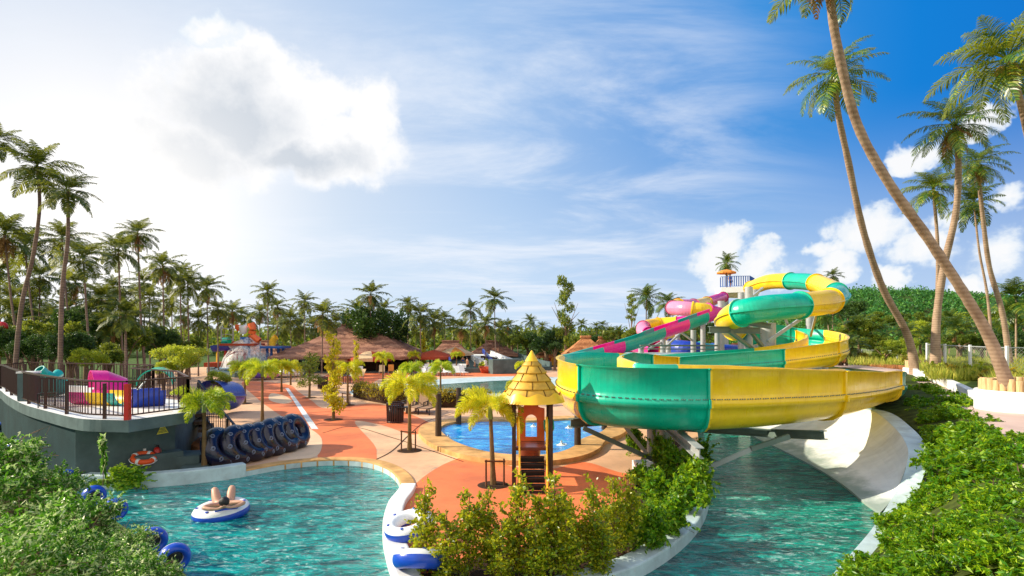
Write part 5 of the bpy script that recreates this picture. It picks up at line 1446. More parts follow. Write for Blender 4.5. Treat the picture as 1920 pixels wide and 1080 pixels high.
# round dark tree behind the big thatched roof and its neighbours
broad(XY(712,72),'broad_tree','big round dark green tree behind the right end of the large thatched roof','tree',T_dark[0],(4.6,4.6,3.9),P(712,617,72).z,.4)
broad(XY(1024,78),'broad_tree','dark round tree left of the tall slender tree','tree',T_dark[1],(3.4,3.4,2.6),P(1026,645,78).z,.3)
broad(XY(990,82),'broad_tree','green bushy tree behind the right-hand thatched hut','tree',T_mid[0],(3.2,3.2,2.4),P(990,642,82).z+.4,.3)
broad(XY(1060,74),'slender_tree','tall slender tree with clumped foliage rising above the tree line','tree',T_tall[0],(3.0,3.0,4.6),P(1060,585,74).z,.16,6)
broad(XY(1184,70),'slender_tree','thin clumped tree left of the two palms by the magenta slide','tree',T_tall[0],(1.6,1.6,1.6),P(1184,575,70).z,.1,4)
mids=[(1195,625,58,34,'leafy tree below the two palms at the magenta slide'),(1150,630,74,24,'leafy tree in the far gap behind the orange thatch'),(1225,630,64,26,'leafy tree partly behind the magenta slide'),(1320,622,52,30,'shaded tree between the magenta slide and the green tube'),(1290,640,60,24,'low tree under the magenta slide'),(960,636,86,22,'small tree behind the smooth grey slide'),(905,642,90,24,'small tree in the gap between two thatched huts'),(1082,638,96,20,'small far tree under the tall slender one'),(1110,640,92,20,'small far tree right of the tall slender one'),(1040,650,70,16,'low bush behind the red and yellow kiosk'),
 (640,640,96,20,'small tree left behind the large roof'),(750,630,90,22,'small tree just right of the round dark tree'),(840,640,94,22,'small tree between the first two huts')]
for i,(px,py,Y,r,l) in enumerate(mids):
    rm=r/F*Y; broad(XY(px,Y),'leafy_tree',l,'tree',(T_mid+T_dark)[i%5],(rm,rm,rm*.8),P(px,py,Y).z,.15,4,'leafy trees along the far edge')
# dark understorey at left
und=[(20,640,34,42,'far left beneath the S-shaped palm'),(95,630,36,58,'behind the left end of the deck'),(160,620,40,60,'behind the pink slide hood'),(235,628,42,55,'behind the middle of the deck'),(300,640,50,40,'behind the lime bush'),(350,648,56,36,'left of the splash cone'),(60,655,33,40,'just outside the deck railing'),(200,660,33,40,'behind the turquoise slide'),(130,650,31,40,'between the two tallest palm trunks'),(-20,650,40,50,'at the very left edge')]
for i,(px,py,Y,r,l) in enumerate(und):
    rm=r/F*Y; broad(XY(px,Y),'shade_tree','dark shaded bushy tree '+l,'tree',(T_dark[0],T_mid[1],T_dark[1],T_mid[2])[i%4],(rm,rm,rm*.95),max(.6,P(px,py,Y).z),.15,4,'dark bushy trees behind the deck')
# lime bushes beside the deck
for px,py,Y,r,l in [(340,668,29,58,'big rounded lime green bush right behind the deck'),(172,668,31,42,'rounded lime green bush behind the magenta slide hood'),(412,706,30,30,'low yellow green bush right of the deck railing'),(305,690,28,26,'small lime bush at the foot of the big rounded one')]:
    rm=r/F*Y; broad(XY(px,Y),'lime_bush',l,'bush',T_lime[px%2],(rm,rm,rm*.72),max(.5,P(px,py,Y).z),.06,5,'lime bushes beside the deck')

# slim young trees on the plaza
def slim(px,by,ty,wpx,label,mat_me,ch_frac=.6,bark='palebark'):
    b=G(px,by); h=(by-ty)/F*b.y; w=wpx/F*b.y
    rt=empty('young_tree',b,0,label,'young tree','slim young trees on the plaza')
    c=bpy.data.objects.new('crown',mat_me); col.objects.link(c); c.parent=rt; c.location=(0,0,h*ch_frac); c.scale=(w,w,h*(1-ch_frac)*.98); c.rotation_euler=(0,0,rp.uniform(0,6))
    mb=MB(); mb.tube([(0,0,-.05),(.03,.0,h*.3),(-.03,.02,h*.65),(0,0,h*.96)],[.09,.07,.05,.015],8)
    for k in range(7):
        a=k*2.4; z=h*(.35+.08*k); mb.tube([(0,0,z),(math.cos(a)*w*.3,math.sin(a)*w*.3,z+.25)],[.02,.008],5,cap=False)
    mb.build('trunk',M[bark],rt)
    mb=MB(); mb.lathe([(.0,.02),(.45,.02),(.5,.004)],18); mb.build('soil_ring',M['soil'],rt)
slim(625,787,622,62,'tallest slim yellow leaved tree on the plaza left of the marking',T_yel[0],.56)
slim(580,746,655,46,'smaller slim bronze leaved tree left of the tallest yellow one',tree_meshes(251,[(.4*math.sin(k*2.1),.4*math.cos(k*1.7),-.7+k*.19,.34,.34,.26) for k in range(8)],380,.2,7,.075,M['lmid'],surf=.6),.58)
slim(795,690,622,30,'bright yellow upright tree beside the right end of the large roof',T_yel[1],.5)
slim(668,706,638,24,'slim green tree in front of the large thatched roof',T_yel[0],.55)

# foxtail palms on the plaza
FX=[foxtail_mesh('foxtail_crown',300+i,13,40,M['lfox']) for i in range(3)]; FG=[foxtail_mesh('foxtail_crown_green',310+i,13,40,M['lfoxg']) for i in range(2)]
def stakes(b,label,s=.62):
    rt=empty('tree_stake',b,rp.uniform(-.4,.4),label,'tree stake','wooden stakes beside the young palms')
    for x in(-1,1):
        mb=MB(); mb.tube([(x*.42*s,-.18,0),(x*.42*s,-.18,1.25*s)],.045*s,7); mb.build('leg',M['stake'],rt)
    mb=MB(); mb.tube([(-.48*s,-.18,1.2*s),(.48*s,-.18,1.12*s)],.04*s,7); mb.build('crossbar',M['stake'],rt)
def foxtail(px,by,cy,r,label,green=False,st=None,lean=0,mulch=True,z=0):
    b=G(px,by,z); h=(by-cy)/F*b.y; rm=r/F*b.y*(1.15 if b.y<27 else .88)
    rt=empty('foxtail_palm',b,0,label,'young palm','young bushy palms on the plaza')
    dx=lean/F*b.y
    mb=MB(); mb.tube([(0,0,-.05),(dx*.2,0,h*.2),(dx*.6,0,h*.6),(dx,0,h*.97)],[.1,.075,.06,.05],9); mb.build('trunk',M['palebark'],rt)
    mb=MB(); mb.tube([(dx*.85,0,h*.84),(dx,0,h*1.0)],[.075,.05],9); mb.build('crownshaft',M['crownshaft'],rt)
    c=bpy.data.objects.new('crown',rp.choice(FG if green else FX)); col.objects.link(c); c.parent=rt; c.location=(dx,0,h*.96); c.scale=(rm,)*3; c.rotation_euler=(0,0,rp.uniform(0,6))
    if mulch:
        mb=MB(); mb.lathe([(0,.035),(.38,.03),(.46,.006)],22); mb.build('mulch_ring',M['soil'],rt)
    if st: stakes(b,st)
M['crownshaft']=pmat('green_crownshaft',(.2,.3,.06),.5,.2,6)
foxtail(925,910,762,66,'young palm with yellow plumes left of the play tower',st='dark wooden stakes at the palm left of the play tower',lean=-6)
foxtail(768,845,722,52,'young palm standing right of the terracotta patch in front of the loungers',st='dark wooden stakes at the palm in front of the loungers')
foxtail(492,793,690,50,'young palm by the black tubes left of the white marking',True)
foxtail(459,757,688,42,'young palm beyond the blue tube mouth',True)
foxtail(652,760,692,40,'young palm between the tallest yellow tree and the clipped hedge',st='dark wooden stakes at the palm before the clipped hedge')
foxtail(718,716,668,27,'young palm with a pale trunk under the dusty pink umbrella',False,mulch=False)
foxtail(826,748,688,36,'young palm standing behind the clipped hedge in front of the pale pool',True,mulch=False)
foxtail(772,742,690,34,'young palm in dark green just left of the loungers',True,mulch=False)
foxtail(797,752,712,30,'short yellow young palm right behind the loungers',mulch=False)
foxtail(856,700,664,16,'tiny young palm beside the cream umbrella',True,mulch=False)
foxtail(776,700,664,18,'tiny young palm by the purple umbrella',False,mulch=False)
foxtail(383,884,752,56,'young palm with drooping yellow green fronds at the corner of the deck',True,mulch=False)
foxtail(968,760,722,28,'short yellow palm hidden behind the left edge of the tower roof',mulch=False)
foxtail(895,752,738,26,'very short yellow bushy palm on the hedge left of the tower roof',mulch=False)
foxtail(978,708,684,20,'short palm behind the tip of the tower roof',mulch=False)
foxtail(528,735,688,34,'young palm over the round pool wall',False,mulch=False)
foxtail(545,722,686,30,'young palm at the right of the round pool wall',mulch=False)

# ------------------------------------------------------------------ shrubs
def shrub_proto(seed,blobs,nt,tl,per,leaf,mat,up=.3,surf=.7,sprig=0,W=.26,spl=2.0,step=9,r=.006,jit=.5):
    c=twig_cloud(seed,blobs,nt,tl,per,leaf,W,up,surf,sprig,spl,jit)
    me=leaves_to_mesh('foliage',*c[:5]); me.materials.append(mat)
    mb=MB(); twig_stems(mb,c[5],step,r); o=mb.build('stems',M['bark'],None,fixn=False); sm=o.data; bpy.data.objects.remove(o)
    return me,sm
def shrub(pr,loc,sc,rz,label,name='shrub',cat='shrub',group=None):
    rt=empty(name,loc,0,label,cat,group)
    for nm,me in (('foliage',pr[0]),('stems',pr[1])):
        o=bpy.data.objects.new(nm,me); col.objects.link(o); o.parent=rt; o.scale=sc if hasattr(sc,'__len__') else (sc,)*3; o.rotation_euler=(0,0,rz)
    return rt
# island hedge trees: slim upright with visible stems
def colblobs(seed,H,r):
    rr=random.Random(seed); o=[]
    n=9
    for k in range(n):
        t=k/(n-1); z=.25+t*(H-.3); rr_=r*(.8+.35*math.sin(PI*min(1,t*1.05)))*(1-.45*t**3)
        o.append((rr.uniform(-.1,.1),rr.uniform(-.1,.1),z,rr_,rr_,H/n*.85))
    return o
ISL=[]
for i in range(4):
    c=twig_cloud(400+i,colblobs(i,1.75,.29),205,.24,8,.08,.3,.45,.45,14,1.5)
    me=leaves_to_mesh('foliage',*c[:5]); me.materials.append(M['lisl'])
    mb=MB(); mb.tube([(0,0,0),(.02,.01,.8),(-.01,0,1.75)],[.022,.016,.006],6)
    E,dd,T=c[5]
    for k in range(0,len(E),6):
        e=Vector(E[k]); z=max(.1,e.z-.25); mb.tube([(0,0,z),e],[.007,.003],4,cap=False)
    o=mb.build('stem',M['redstem'] if 'redstem' in M else M['bark'],None,fixn=False); ISL.append((me,o.data)); bpy.data.objects.remove(o)
isl=[(797,1075,925,'leftmost'),(838,1092,975,'second from the left'),(880,1085,938,'third from the left'),(915,1072,932,'fourth from the left'),(972,1080,912,'fifth from the left'),(1012,1072,945,'sixth from the left'),(1040,1078,912,'seventh from the left'),(1070,1066,945,'eighth from the left'),(1112,1062,918,'ninth from the left'),(1150,1045,915,'tenth from the left'),(1178,1040,905,'eleventh from the left'),(1005,1098,985,'short one in front, in the middle'),(1130,1078,985,'short one in front, at the right'),(940,1098,990,'short one in front, at the left'),(1062,1090,985,'short one in front, right of the middle')]
for i,(px,by,ty,l) in enumerate(isl):
    b=G(px,by,.05); h=(by-ty)/F*b.y*1.1; s=h/1.75
    rt=empty('hedge_tree',b,0,'slim island hedge tree, '+l,'hedge tree','slim hedge trees on the island')
    for nm,me in zip(('foliage','stem'),ISL[i%4]):
        o=bpy.data.objects.new(nm,me); col.objects.link(o); o.parent=rt; o.scale=(max(.8,s)*1.05,max(.8,s)*1.05,s); o.rotation_euler=(0,0,i*1.3)
# fuller bushes on the right end of the island
FULL=[shrub_proto(430+i,rblobs(40+i,12,.6,.6,.25,.45,1.0),460,.36,10,.075,M['lfree'],.6,.5,40,1.4) for i in range(3)]
full=[(1210,1025,930,45,'where the slim hedge trees end'),(1245,1000,905,50,'left of the concrete footing'),(1285,965,880,48,'nearest the channel on the right'),(1240,955,870,42,'at the foot of the round columns'),(1275,905,815,40,'behind the slanted steel beam'),(1200,915,860,26,'yellowish, left of the round columns'),(1300,930,850,40,'tall one right of the round columns'),(1300,880,812,34,'behind, beside the water under the slide'),(1190,1035,950,40,'low one among the last slim trees'),(1195,850,795,24,'small and yellowish behind the columns'),(1250,880,800,30,'right behind the columns')]
for i,(px,by,ty,r,l) in enumerate(full):
    b=G(px,by,.05); h=(by-ty)/F*b.y; w=r/F*b.y
    shrub(FULL[i%3],b+Vector((0,0,h*.46)),(w*1.05,w*1.05,h*.52),i*1.1,'dense green bush on the island, '+l,'island_bush','bush','dense bushes at the right end of the island')
mb=MB(); p=G(1205,880,.2); mb.box(p,(.5,.45,.5),.2); tag(bevel(mb.build('concrete_footing',M['white']),.02),'white concrete block among the bushes left of the round columns','footing')

M['bankgreen']=pmat('bank_undergrowth',(.03,.045,.012),.95,.5,3,.9,25,c2=(.09,.12,.02),world=True)
# right bank: terrain rising to the path, shrubs over it
bank_lo=[Vector((17,40,.3)),Vector((17,31,1.2)),Vector((16.9,28,1.2)),G(1600,758,1.2),G(1667,773,1.2),G(1710,800,1.15),G(1738,831,1.0),G(1742,867,.7),G(1730,920,.25),G(1700,965,.05),G(1650,1020,.05),G(1605,1080,.05),G(1560,1190,.05)]
PZ=1.55
path_l=[Vector((29,62,PZ)),Vector((28.5,41,PZ)),G(1712,712,PZ),G(1740,728,PZ),G(1775,748,PZ),G(1810,768,PZ),G(1845,795,PZ),G(1880,830,PZ),G(1920,880,PZ),Vector((8.5,9,PZ)),Vector((8,8,PZ)),Vector((7.6,7,PZ)),Vector((7,6,PZ))]
A=catmull(bank_lo,5); B=catmull(path_l,5)
mb=MB(); prev=None
for k in range(7):
    t=k/6; ln=[]
    for a,b in zip(A,B):
        q=a.lerp(b,t); q.z=a.z+(b.z-a.z)*min(1,t*1.6)**.8; ln.append(q)
    if prev: mb.strip(prev,ln,0,True)
    prev=ln
mb.build('planted_bank',M['bankgreen'],kind='structure')
path_r=[Vector((34,62,PZ)),Vector((31,42,PZ)),G(1722,704,PZ),G(1765,718,PZ),G(1805,736,PZ),G(1850,760,PZ),G(1890,772,PZ),Vector((20,18,PZ)),Vector((20,16,PZ)),Vector((19,12,PZ)),Vector((18,9,PZ)),Vector((17,7,PZ)),Vector((16,6,PZ))]
C_=catmull(path_r,5)
mb=MB(); mb.strip(B,C_); mb.build('path',M['pinkpath'],kind='structure')
wl_=[Vector((p.x,p.y,PZ)) for p in catmull(path_r[1:7],6)]
curb('retaining_wall',wl_,.3,PZ-.2,PZ+.42,M['whiteconc'],'long low white retaining wall between the path and the grassy verge','wall',side=1)
VZ=1.9
far_r=[Vector((36,75,VZ)),Vector((38,62,VZ))]
verge=[p+Vector((.2,.2,VZ-PZ)) for p in catmull(path_r,5)]; 
vr=[Vector((200,120,VZ+2)),Vector((120,80,VZ+1)),Vector((100,60,VZ+1)),Vector((80,48,VZ)),Vector((70,40,VZ)),Vector((60,34,VZ)),Vector((55,28,VZ)),Vector((50,24,VZ)),Vector((48,20,VZ)),Vector((46,14,VZ)),Vector((45,10,VZ)),Vector((45,8,VZ)),Vector((44,6,VZ))]
vrC=catmull(vr,5)
mb=MB(); mb.strip(verge,vrC); mb.build('grass_verge',M['grass'],kind='structure')
mb=MB(); mb.strip(verge,[Vector((p.x,p.y,PZ-.2)) for p in verge]); mb.build('verge_edge',M['dirt'],kind='structure')
mb=MB(); bg_=[Vector((31,55,.2)),Vector((38,66,1.7)),Vector((95,72,2.4)),Vector((200,122,4)),Vector((260,170,5)),Vector((60,140,3)),Vector((28,90,.5)),Vector((25,70,.1))]
mb.poly(bg_); mb.build('slope_ground',M['grass'],kind='structure')
# log planters
def planter(c,r,zt,zb,nlog,lh,label):
    rt=empty('log_planter',c,0,label,'planter','white planters with log rings')
    mb=MB(); mb.lathe([(r,zb),(r,zt-.03),(r-.03,zt),(r-.16,zt),(r-.18,zt-.05)],40); mb.build('white_wall',M['whiteconc'],rt)
    for k in range(nlog):
        a=2*PI*k/nlog; rl=2*PI*(r-.2)/nlog*.5; hh=lh*rp.uniform(.9,1.1)
        mb=MB(); q=Vector(((r-.24)*math.cos(a),(r-.24)*math.sin(a),0)); mb.tube([q+Vector((0,0,zt-.2)),q+Vector((0,0,zt+hh-.015)),q+Vector((0,0,zt+hh))],[rl,rl*.98,rl*.9],9); mb.build('log',M['log'],rt)
    mb=MB(); mb.lathe([(0,zt+lh*.75),(r*.6,zt+lh*.7),(r-.3,zt+lh*.45)],24); mb.build('soil',M['grass'],rt)
cA=XY(1912,20.3,0); planter(cA,1.3,2.28,1.4,30,.4,'big white round planter with a ring of upright logs under the thickest leaning palm')
cB=XY(1722,41,0); planter(cB,.95,1.95,1.3,22,.5,'small white round planter with logs at the base of the slim leaning palm')
# chain-link fence
M['mesh']=None
def linkmat():
    m,nt,N,L,b=nodes_of('chain_link')
    tc=N.new('ShaderNodeTexCoord'); s=N.new('ShaderNodeSeparateXYZ'); L.new(tc.outputs['UV'],s.inputs[0])
    a=math_n(N,L,'ADD',s.outputs[0],s.outputs[1]); c=math_n(N,L,'SUBTRACT',s.outputs[0],s.outputs[1])
    def line(v): return math_n(N,L,'LESS_THAN',math_n(N,L,'FRACT',v),.09)
    f=math_n(N,L,'MAXIMUM',line(a),line(c))
    t=N.new('ShaderNodeBsdfTransparent'); mx=N.new('ShaderNodeMixShader'); L.new(f,mx.inputs[0]); L.new(t.outputs[0],mx.inputs[1]); L.new(b.outputs[0],mx.inputs[2]); L.new(mx.outputs[0],N['Material Output'].inputs[0])
    b.inputs['Base Color'].default_value=(.5,.5,.47,1); b.inputs['Metallic'].default_value=.4; b.inputs['Roughness'].default_value=.5
    return m
M['link']=linkmat()
def fence(posts,h,label,rail=True,name='chain_link_fence'):
    rt=empty(name,posts[0],0,label,'fence'); o0=posts[0]
    for p in posts:
        mb=MB(); q=p-o0; mb.box(q+Vector((0,0,h/2)),(.12,.12,h)); bevel(mb.build('post',M['whiteconc'],rt),.01)
    for a,b in zip(posts,posts[1:]):
        mb=MB(); qa,qb=a-o0,b-o0
        mb.bar(qa+Vector((0,0,h*.95)),qb+Vector((0,0,h*.95)),.05); mb.build('top_rail',M['steel'],rt)
        Lg=(b-a).length; me=bpy.data.meshes.new('wire_mesh'); me.from_pydata([qa,qb,qb+Vector((0,0,h*.95)),qa+Vector((0,0,h*.95))],[],[(0,1,2,3)])
        uv=me.uv_layers.new(name='UVMap'); sc_=5.0
        for i,c in enumerate([(0,0),(Lg*sc_,0),(Lg*sc_,h*sc_),(0,h*sc_)]): uv.data[i].uv=c
        me.materials.append(M['link']); ob=bpy.data.objects.new('wire_mesh',me); col.objects.link(ob); ob.parent=rt
fence([G(x,y,VZ) for x,y in [(1738,688),(1772,697),(1819,706),(1888,716)]]+[Vector((36,28,VZ))],1.85,'tall chain link fence with pale square posts beside the big planter')
fence([G(x,y,VZ-.1) for x,y in [(1580,672),(1604,674),(1616,676),(1643,677),(1661,678),(1682,680)]],1.15,'low chain link fence with short white posts farther back at left')
# verge weeds (uncountable)
rng=np.random.default_rng(77)
def grass_patch(name,cells,n,h,mat,label,cat):
    Pp=[];D=[];S=[]
    for (x0,x1,y0,y1,z) in cells:
        m=n; x=rng.uniform(0,1,m); y=rng.uniform(y0,y1,m); px=x0+(x1-x0)*x
        Pp.append(np.stack([(px-960)/F*y,y,np.full(m,z)],1)); D.append(unit(np.stack([rng.normal(0,.35,m),rng.normal(0,.35,m),np.ones(m)],1))); S.append(h*rng.uniform(.35,1.2,m))
    me=leaves_to_mesh(name,np.concatenate(Pp),np.concatenate(D),np.concatenate(S),.045,rng); me.materials.append(mat)
    o=bpy.data.objects.new(name,me); col.objects.link(o); tag(o,label,cat,kind='stuff')
grass_patch('tall_grass',[(1740,1960,29,36,VZ),(1725,1960,36,48,VZ),(1590,1760,46,66,VZ-.1),(1860,1990,22,30,VZ)],4200,.75,M['lgrass'],'tall yellow green weeds growing around the chain link fence','weeds')
WEED=[shrub_proto(460+i,rblobs(60+i,6,.6,.3,.25,.4,1.0),160,.3,7,.1,M['lhedge' if i else 'llime'],.7,.6,20,1.8) for i in range(2)]
for i,(px,Y,s) in enumerate([(1760,33,.8),(1790,31,.9),(1835,30,1.0),(1870,27,.9),(1750,38,.8),(1705,46,.8),(1660,50,.9),(1625,54,.9),(1595,56,1.0),(1905,25,.9),(1810,36,.9),(1862,33,.8)]):
    shrub(WEED[i%2],XY(px,Y,VZ+.35),(s,s,s*.9),i,'leafy weed clump by the chain link fence, '+['at its left end','under the second post','right of the third post','at the foot of the thick palm','behind the left post','beside the small planter','by the low white posts, right','by the low white posts, middle','by the low white posts, left','behind the big planter','behind the third panel','behind the last panel'][i],'weed_clump','weeds','weed clumps along the fence')
# slope jungle
sl=[(1575,640,52,34),(1610,615,60,40),(1640,640,58,36),(1690,648,56,34),(1725,620,64,36),(1765,640,58,32),(1800,640,54,34),(1840,640,54,38),(1885,640,50,42),(1590,585,74,34),(1640,600,78,34),(1700,600,80,36),(1760,600,80,34),(1820,600,80,40),(1870,600,72,44),(1920,600,64,50),(1660,660,50,26),(1560,660,50,30),(1930,650,46,50)]
for i,(px,py,Y,r) in enumerate(sl):
    rm=r/F*Y; w=i+1
    broad(XY(px,Y,1.5),'slope_tree',f'leafy bush on the slope beyond the fence, {"back" if Y>60 else "front"} rank, {["far left","left","left of middle","middle","right of middle","right","far right"][min(6,max(0,int((px-1550)/56)))]} {"below" if py>638 else "above"}','bush',(T_mid+T_lime+T_mid+T_dark)[i%10],(rm,rm,rm*.8),max(1.0,P(px,py,Y).z-1.5),.15,4,'leafy bushes on the slope')
RB=[shrub_proto(500+i,rblobs(80+i,14,.75,.45,.2,.5,.9),760,.42,12,.045,M['lfree'],.8,.45,130,1.7,.27) for i in range(3)]
def bank_Y(py): return F*(EYE-1.35)/(py-HZ)
rowsB=[('along the path',[(1735,722,.8),(1768,748,.85),(1800,770,.85),(1832,800,.85),(1862,835,.9),(1888,880,.95),(1915,930,1.0),(1940,990,1.0),(1950,1060,1.0)]),
 ('in the middle rank',[(1722,740,.9),(1752,768,.9),(1780,792,.85),(1795,825,.85),(1822,862,.9),(1842,905,.95),(1860,955,1.0),(1870,1010,1.0),(1875,1070,1.0)]),
 ('next to the curb',[(1748,790,.75),(1778,825,.7),(1797,868,.7),(1806,912,.65),(1800,955,.65),(1790,1005,.75),(1748,1035,.85),(1780,1060,.8),(1735,1090,.9)]),
 ('over the lower curb',[(1765,930,.6),(1752,965,.7),(1730,1000,.8),(1700,1040,.85),(1665,1080,.85),(1615,1105,.7),(1545,1120,.5)])]
od_=['farthest','second farthest','third farthest','fourth farthest','fifth farthest','fourth nearest','third nearest','second nearest','nearest']
kk_=0
for rn,lst in rowsB:
    for j,(px,py,s) in enumerate(lst):
        zz_=1.3 if rn in('along the path','in the middle rank') else (.95 if 'next' in rn else .5)
        Y=F*(EYE-zz_)/(py-HZ); s*=max(.6,min(1.0,Y/13))*1.12; kk_+=1
        n_=len(lst); w_=od_[j] if j<n_//2+1 else od_[9-(n_-j)]
        shrub(RB[kk_%3],XY(px,Y,zz_),(s*1.05,s*1.05,s*.85),kk_*1.7,f'leafy green shrub on the right bank {rn}, {w_} '+('from us' if 'farthest' in w_ else 'to us'),'bank_shrub','shrub','leafy shrubs on the right bank')
# pale shrubs at lower left, close to the camera
LB=[shrub_proto(520+i,rblobs(90+i,16,.75,.55,.15,.4,.9),640,.5,10,.026,M['lpale'],.4,.25,200,1.7,.42,8,.004,1.0) for i in range(3)]
lbl=[(-10,868,8.6,98,'highest at the left edge'),(-30,965,7.6,140,'cut by the left edge'),(72,928,8.2,78,'beside the first blue tubes'),(40,1035,6.6,128,'in the left corner'),(142,985,7.4,80,'in the middle of the thicket'),(140,1080,6.2,112,'low, left of the middle'),(218,1036,7.0,68,'with twigs over the water'),(245,1100,6.0,92,'at the bottom edge'),(10,1095,5.6,150,'closest to the camera'),(300,1078,6.4,58,'last toward the water at the bottom'),(22,892,9.2,60,'small, behind the highest one')]
for i,(px,py,Y,rpx,l) in enumerate(lbl):
    s=rpx/F*Y*1.1
    shrub(LB[i%3],P(px,py,Y),(s,s,s*.95),i*1.3,'pale leaved shrub in the near left thicket, '+l,'pale_shrub','shrub','pale leaved shrubs at lower left')
SP=shrub_proto(540,[(0,0,.3,.06,.06,.35)],6,.3,7,.06,M['lpale'],1.5,.5,4,1.5,.3,2,.005)
shrub(SP,G(192,930,-.1),(1.1,1.1,2.6),0,'tall thin leafy sprig in front of the grey wall','leafy_sprig','shrub')
DKB=FULL[0]
shrub(DKB,G(218,896,.25),(.75,.3,.42),.4,'low dark shrub at the foot of the grey wall','dark_shrub','shrub')
shrub(WEED[1],G(350,812,.3),(.9,.9,.7),1.4,'dry brown weeds beneath the deck beside the steps','dry_weeds','weeds')
# ------------------------------------------------------------------ thatched pavilions
def hip_roof(mb,w,d,z0,z1,rl,over=.35,sag=.035,n=10):
    """thatched hip roof: eaves w x d, ridge length rl along x, slightly sagging faces"""
    rows_=n; prev=None
    for k in range(rows_+1):
        t=k/rows_; z=z0+(z1-z0)*(t-sag*math.sin(PI*t))
        hx=w/2*(1-t)+rl/2*t; hy=d/2*(1-t)+.08*t
        ring=[]
        for (ax,ay,bx,by) in ((-1,-1,1,-1),(1,-1,1,1),(1,1,-1,1),(-1,1,-1,-1)):
            for q in range(8):
                u=q/8; x=(ax+(bx-ax)*u)*hx; y=(ay+(by-ay)*u)*hy
                jz=.05*math.sin(q*3.7+k*5.1+ax*2) ; ring.append((x,y,z+jz*(1-t)))
        ring.append(ring[0])
        if prev: mb.strip(prev,ring,0,False)
        prev=ring
    lo=[]; 
def pavilion(px,Y,wpx,eave_py,top_py,rl,label,mat,posts=8,walls=True,d=None):
    c=XY(px,Y); w=wpx/F*Y; z0=P(0,eave_py,Y).z; z1=P(0,top_py,Y).z; d=d or w*.75
    rt=empty('thatched_pavilion',c,rp.uniform(-.12,.12),label,'pavilion','thatched pavilions')
    mb=MB(); hip_roof(mb,w,d,z0,z1,rl*w); o=mb.build('roof',M[mat],rt)
    mb=MB(); rr=random.Random(int(px))
    A=[];B=[]
    per=[(-1,-1,1,-1),(1,-1,1,1),(1,1,-1,1),(-1,1,-1,-1)]
    for (ax,ay,bx,by) in per:
        for q in range(26):
            u=q/26; x=(ax+(bx-ax)*u)*w/2; y=(ay+(by-ay)*u)*d/2
            A.append((x,y,z0+.03)); B.append((x*1.01,y*1.01,z0-.18-.22*rr.random()))
    A.append(A[0]);B.append(B[0]); mb.strip(A,B); mb.build('eave_fringe',M[mat],o)
    mb=MB(); mb.box((0,0,z1+.02),(rl*w+.6,.5,.3)); bevel(mb.build('ridge_cap',M[mat],o),.1)
    for k in range(posts):
        x=-w*.42+w*.84*k/(posts-1)
        for sy in(-1,1):
            mb=MB(); mb.tube([(x,sy*d*.42,0),(x,sy*d*.42,z0+.3)],.12,8); mb.build('post',M['wood'],rt)
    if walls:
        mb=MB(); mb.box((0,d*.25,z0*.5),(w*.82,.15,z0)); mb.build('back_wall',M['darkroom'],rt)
        mb=MB(); mb.box((w*.1,-d*.2,.55),(w*.5,.5,1.1)); bevel(mb.build('counter',M['wood'],rt),.03)
    mb=MB(); mb.box((0,0,.08),(w*.9,d*.9,.16)); mb.build('floor',M['conc'],rt)
    return rt
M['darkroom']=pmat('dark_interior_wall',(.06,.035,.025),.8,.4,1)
pavilion(670,72,248,665,610,.2,'largest thatched pavilion left of the round dark tree','thatch',9,d=15)
pavilion(845,80,84,668,640,.3,'thatched hut left of the striped stairs','thatch',5)
pavilion(925,84,92,664,640,.25,'thatched hut right behind the smooth grey slide','thatch',5)
pavilion(1034,80,60,667,656,.55,'small low thatched kiosk with yellow walls','thatcho',4,False)
pavilion(1098,62,86,664,632,.12,'orange thatched hut at the left end of the green slide','thatcho',4)
pavilion(1128,75,44,654,633,.1,'small orange thatch just behind the orange hut','thatcho',3,False)
pavilion(490,84,100,662,640,.4,'grey brown thatched roof behind the splash cone','thatch',5)
pavilion(548,88,60,668,652,.5,'low dark roof between splash cone and largest pavilion','thatch',4,False)
pavilion(1390,60,90,668,646,.3,'thatched roof seen between the slide columns','thatcho',4)
pavilion(1572,52,26,672,658,.3,'small brown hut at the right end of the trough','thatcho',3,False)
kk=empty('kiosk_wall',XY(1040,79.5),0,'yellow kiosk wall with a red shutter under the low thatch','kiosk')
mb=MB(); mb.box((0,0,1.1),(3.2,.2,2.2)); mb.build('wall',M['yelplastic'],kk)
mb=MB(); mb.box((-1.1,-.14,1.2),(1.1,.08,1.5)); mb.build('shutter',M['red'],kk)
mb=MB(); mb.box((1.2,-.14,1.0),(.6,.08,2)); mb.build('door',M['green'],kk)

# ------------------------------------------------------------------ racing slides and stairs on the far side
rs=empty('racing_slide',(0,0,0),0,'smooth pale grey racing slide running down from the hut, front one','water slide')
def ramp(rt,a,b,w,wall,mat,name):
    mb=MB(); a=Vector(a); b=Vector(b); d=(b-a); d.z=0; d.normalize(); s=Vector((d.y,-d.x,0)); path=[]
    for k in range(13):
        t=k/12; q=a.lerp(b,t); q.z=b.z+(a.z-b.z)*(1-t)**1.35; path.append(q)
    pr=[(-w/2,-.5),(-w/2,wall),(-w/2+.25,wall),(-w/2+.25,0),(w/2-.25,0),(w/2-.25,wall),(w/2,wall),(w/2,-.5)]
    prev=None
    for q in path:
        r=[q+s*x+Vector((0,0,z if z>-.4 else -q.z)) for x,z in pr]
        if prev: mb.strip(prev,r)
        else: mb.add(r,[(0,1,2,3,4,5,6,7)])
        prev=r
    mb.add(prev,[(7,6,5,4,3,2,1,0)])
    return mb.build(name,M[mat],rt)
ramp(rs,P(895,664,78),P(942,684,66),4.2,.5,'whiteconc','channel')
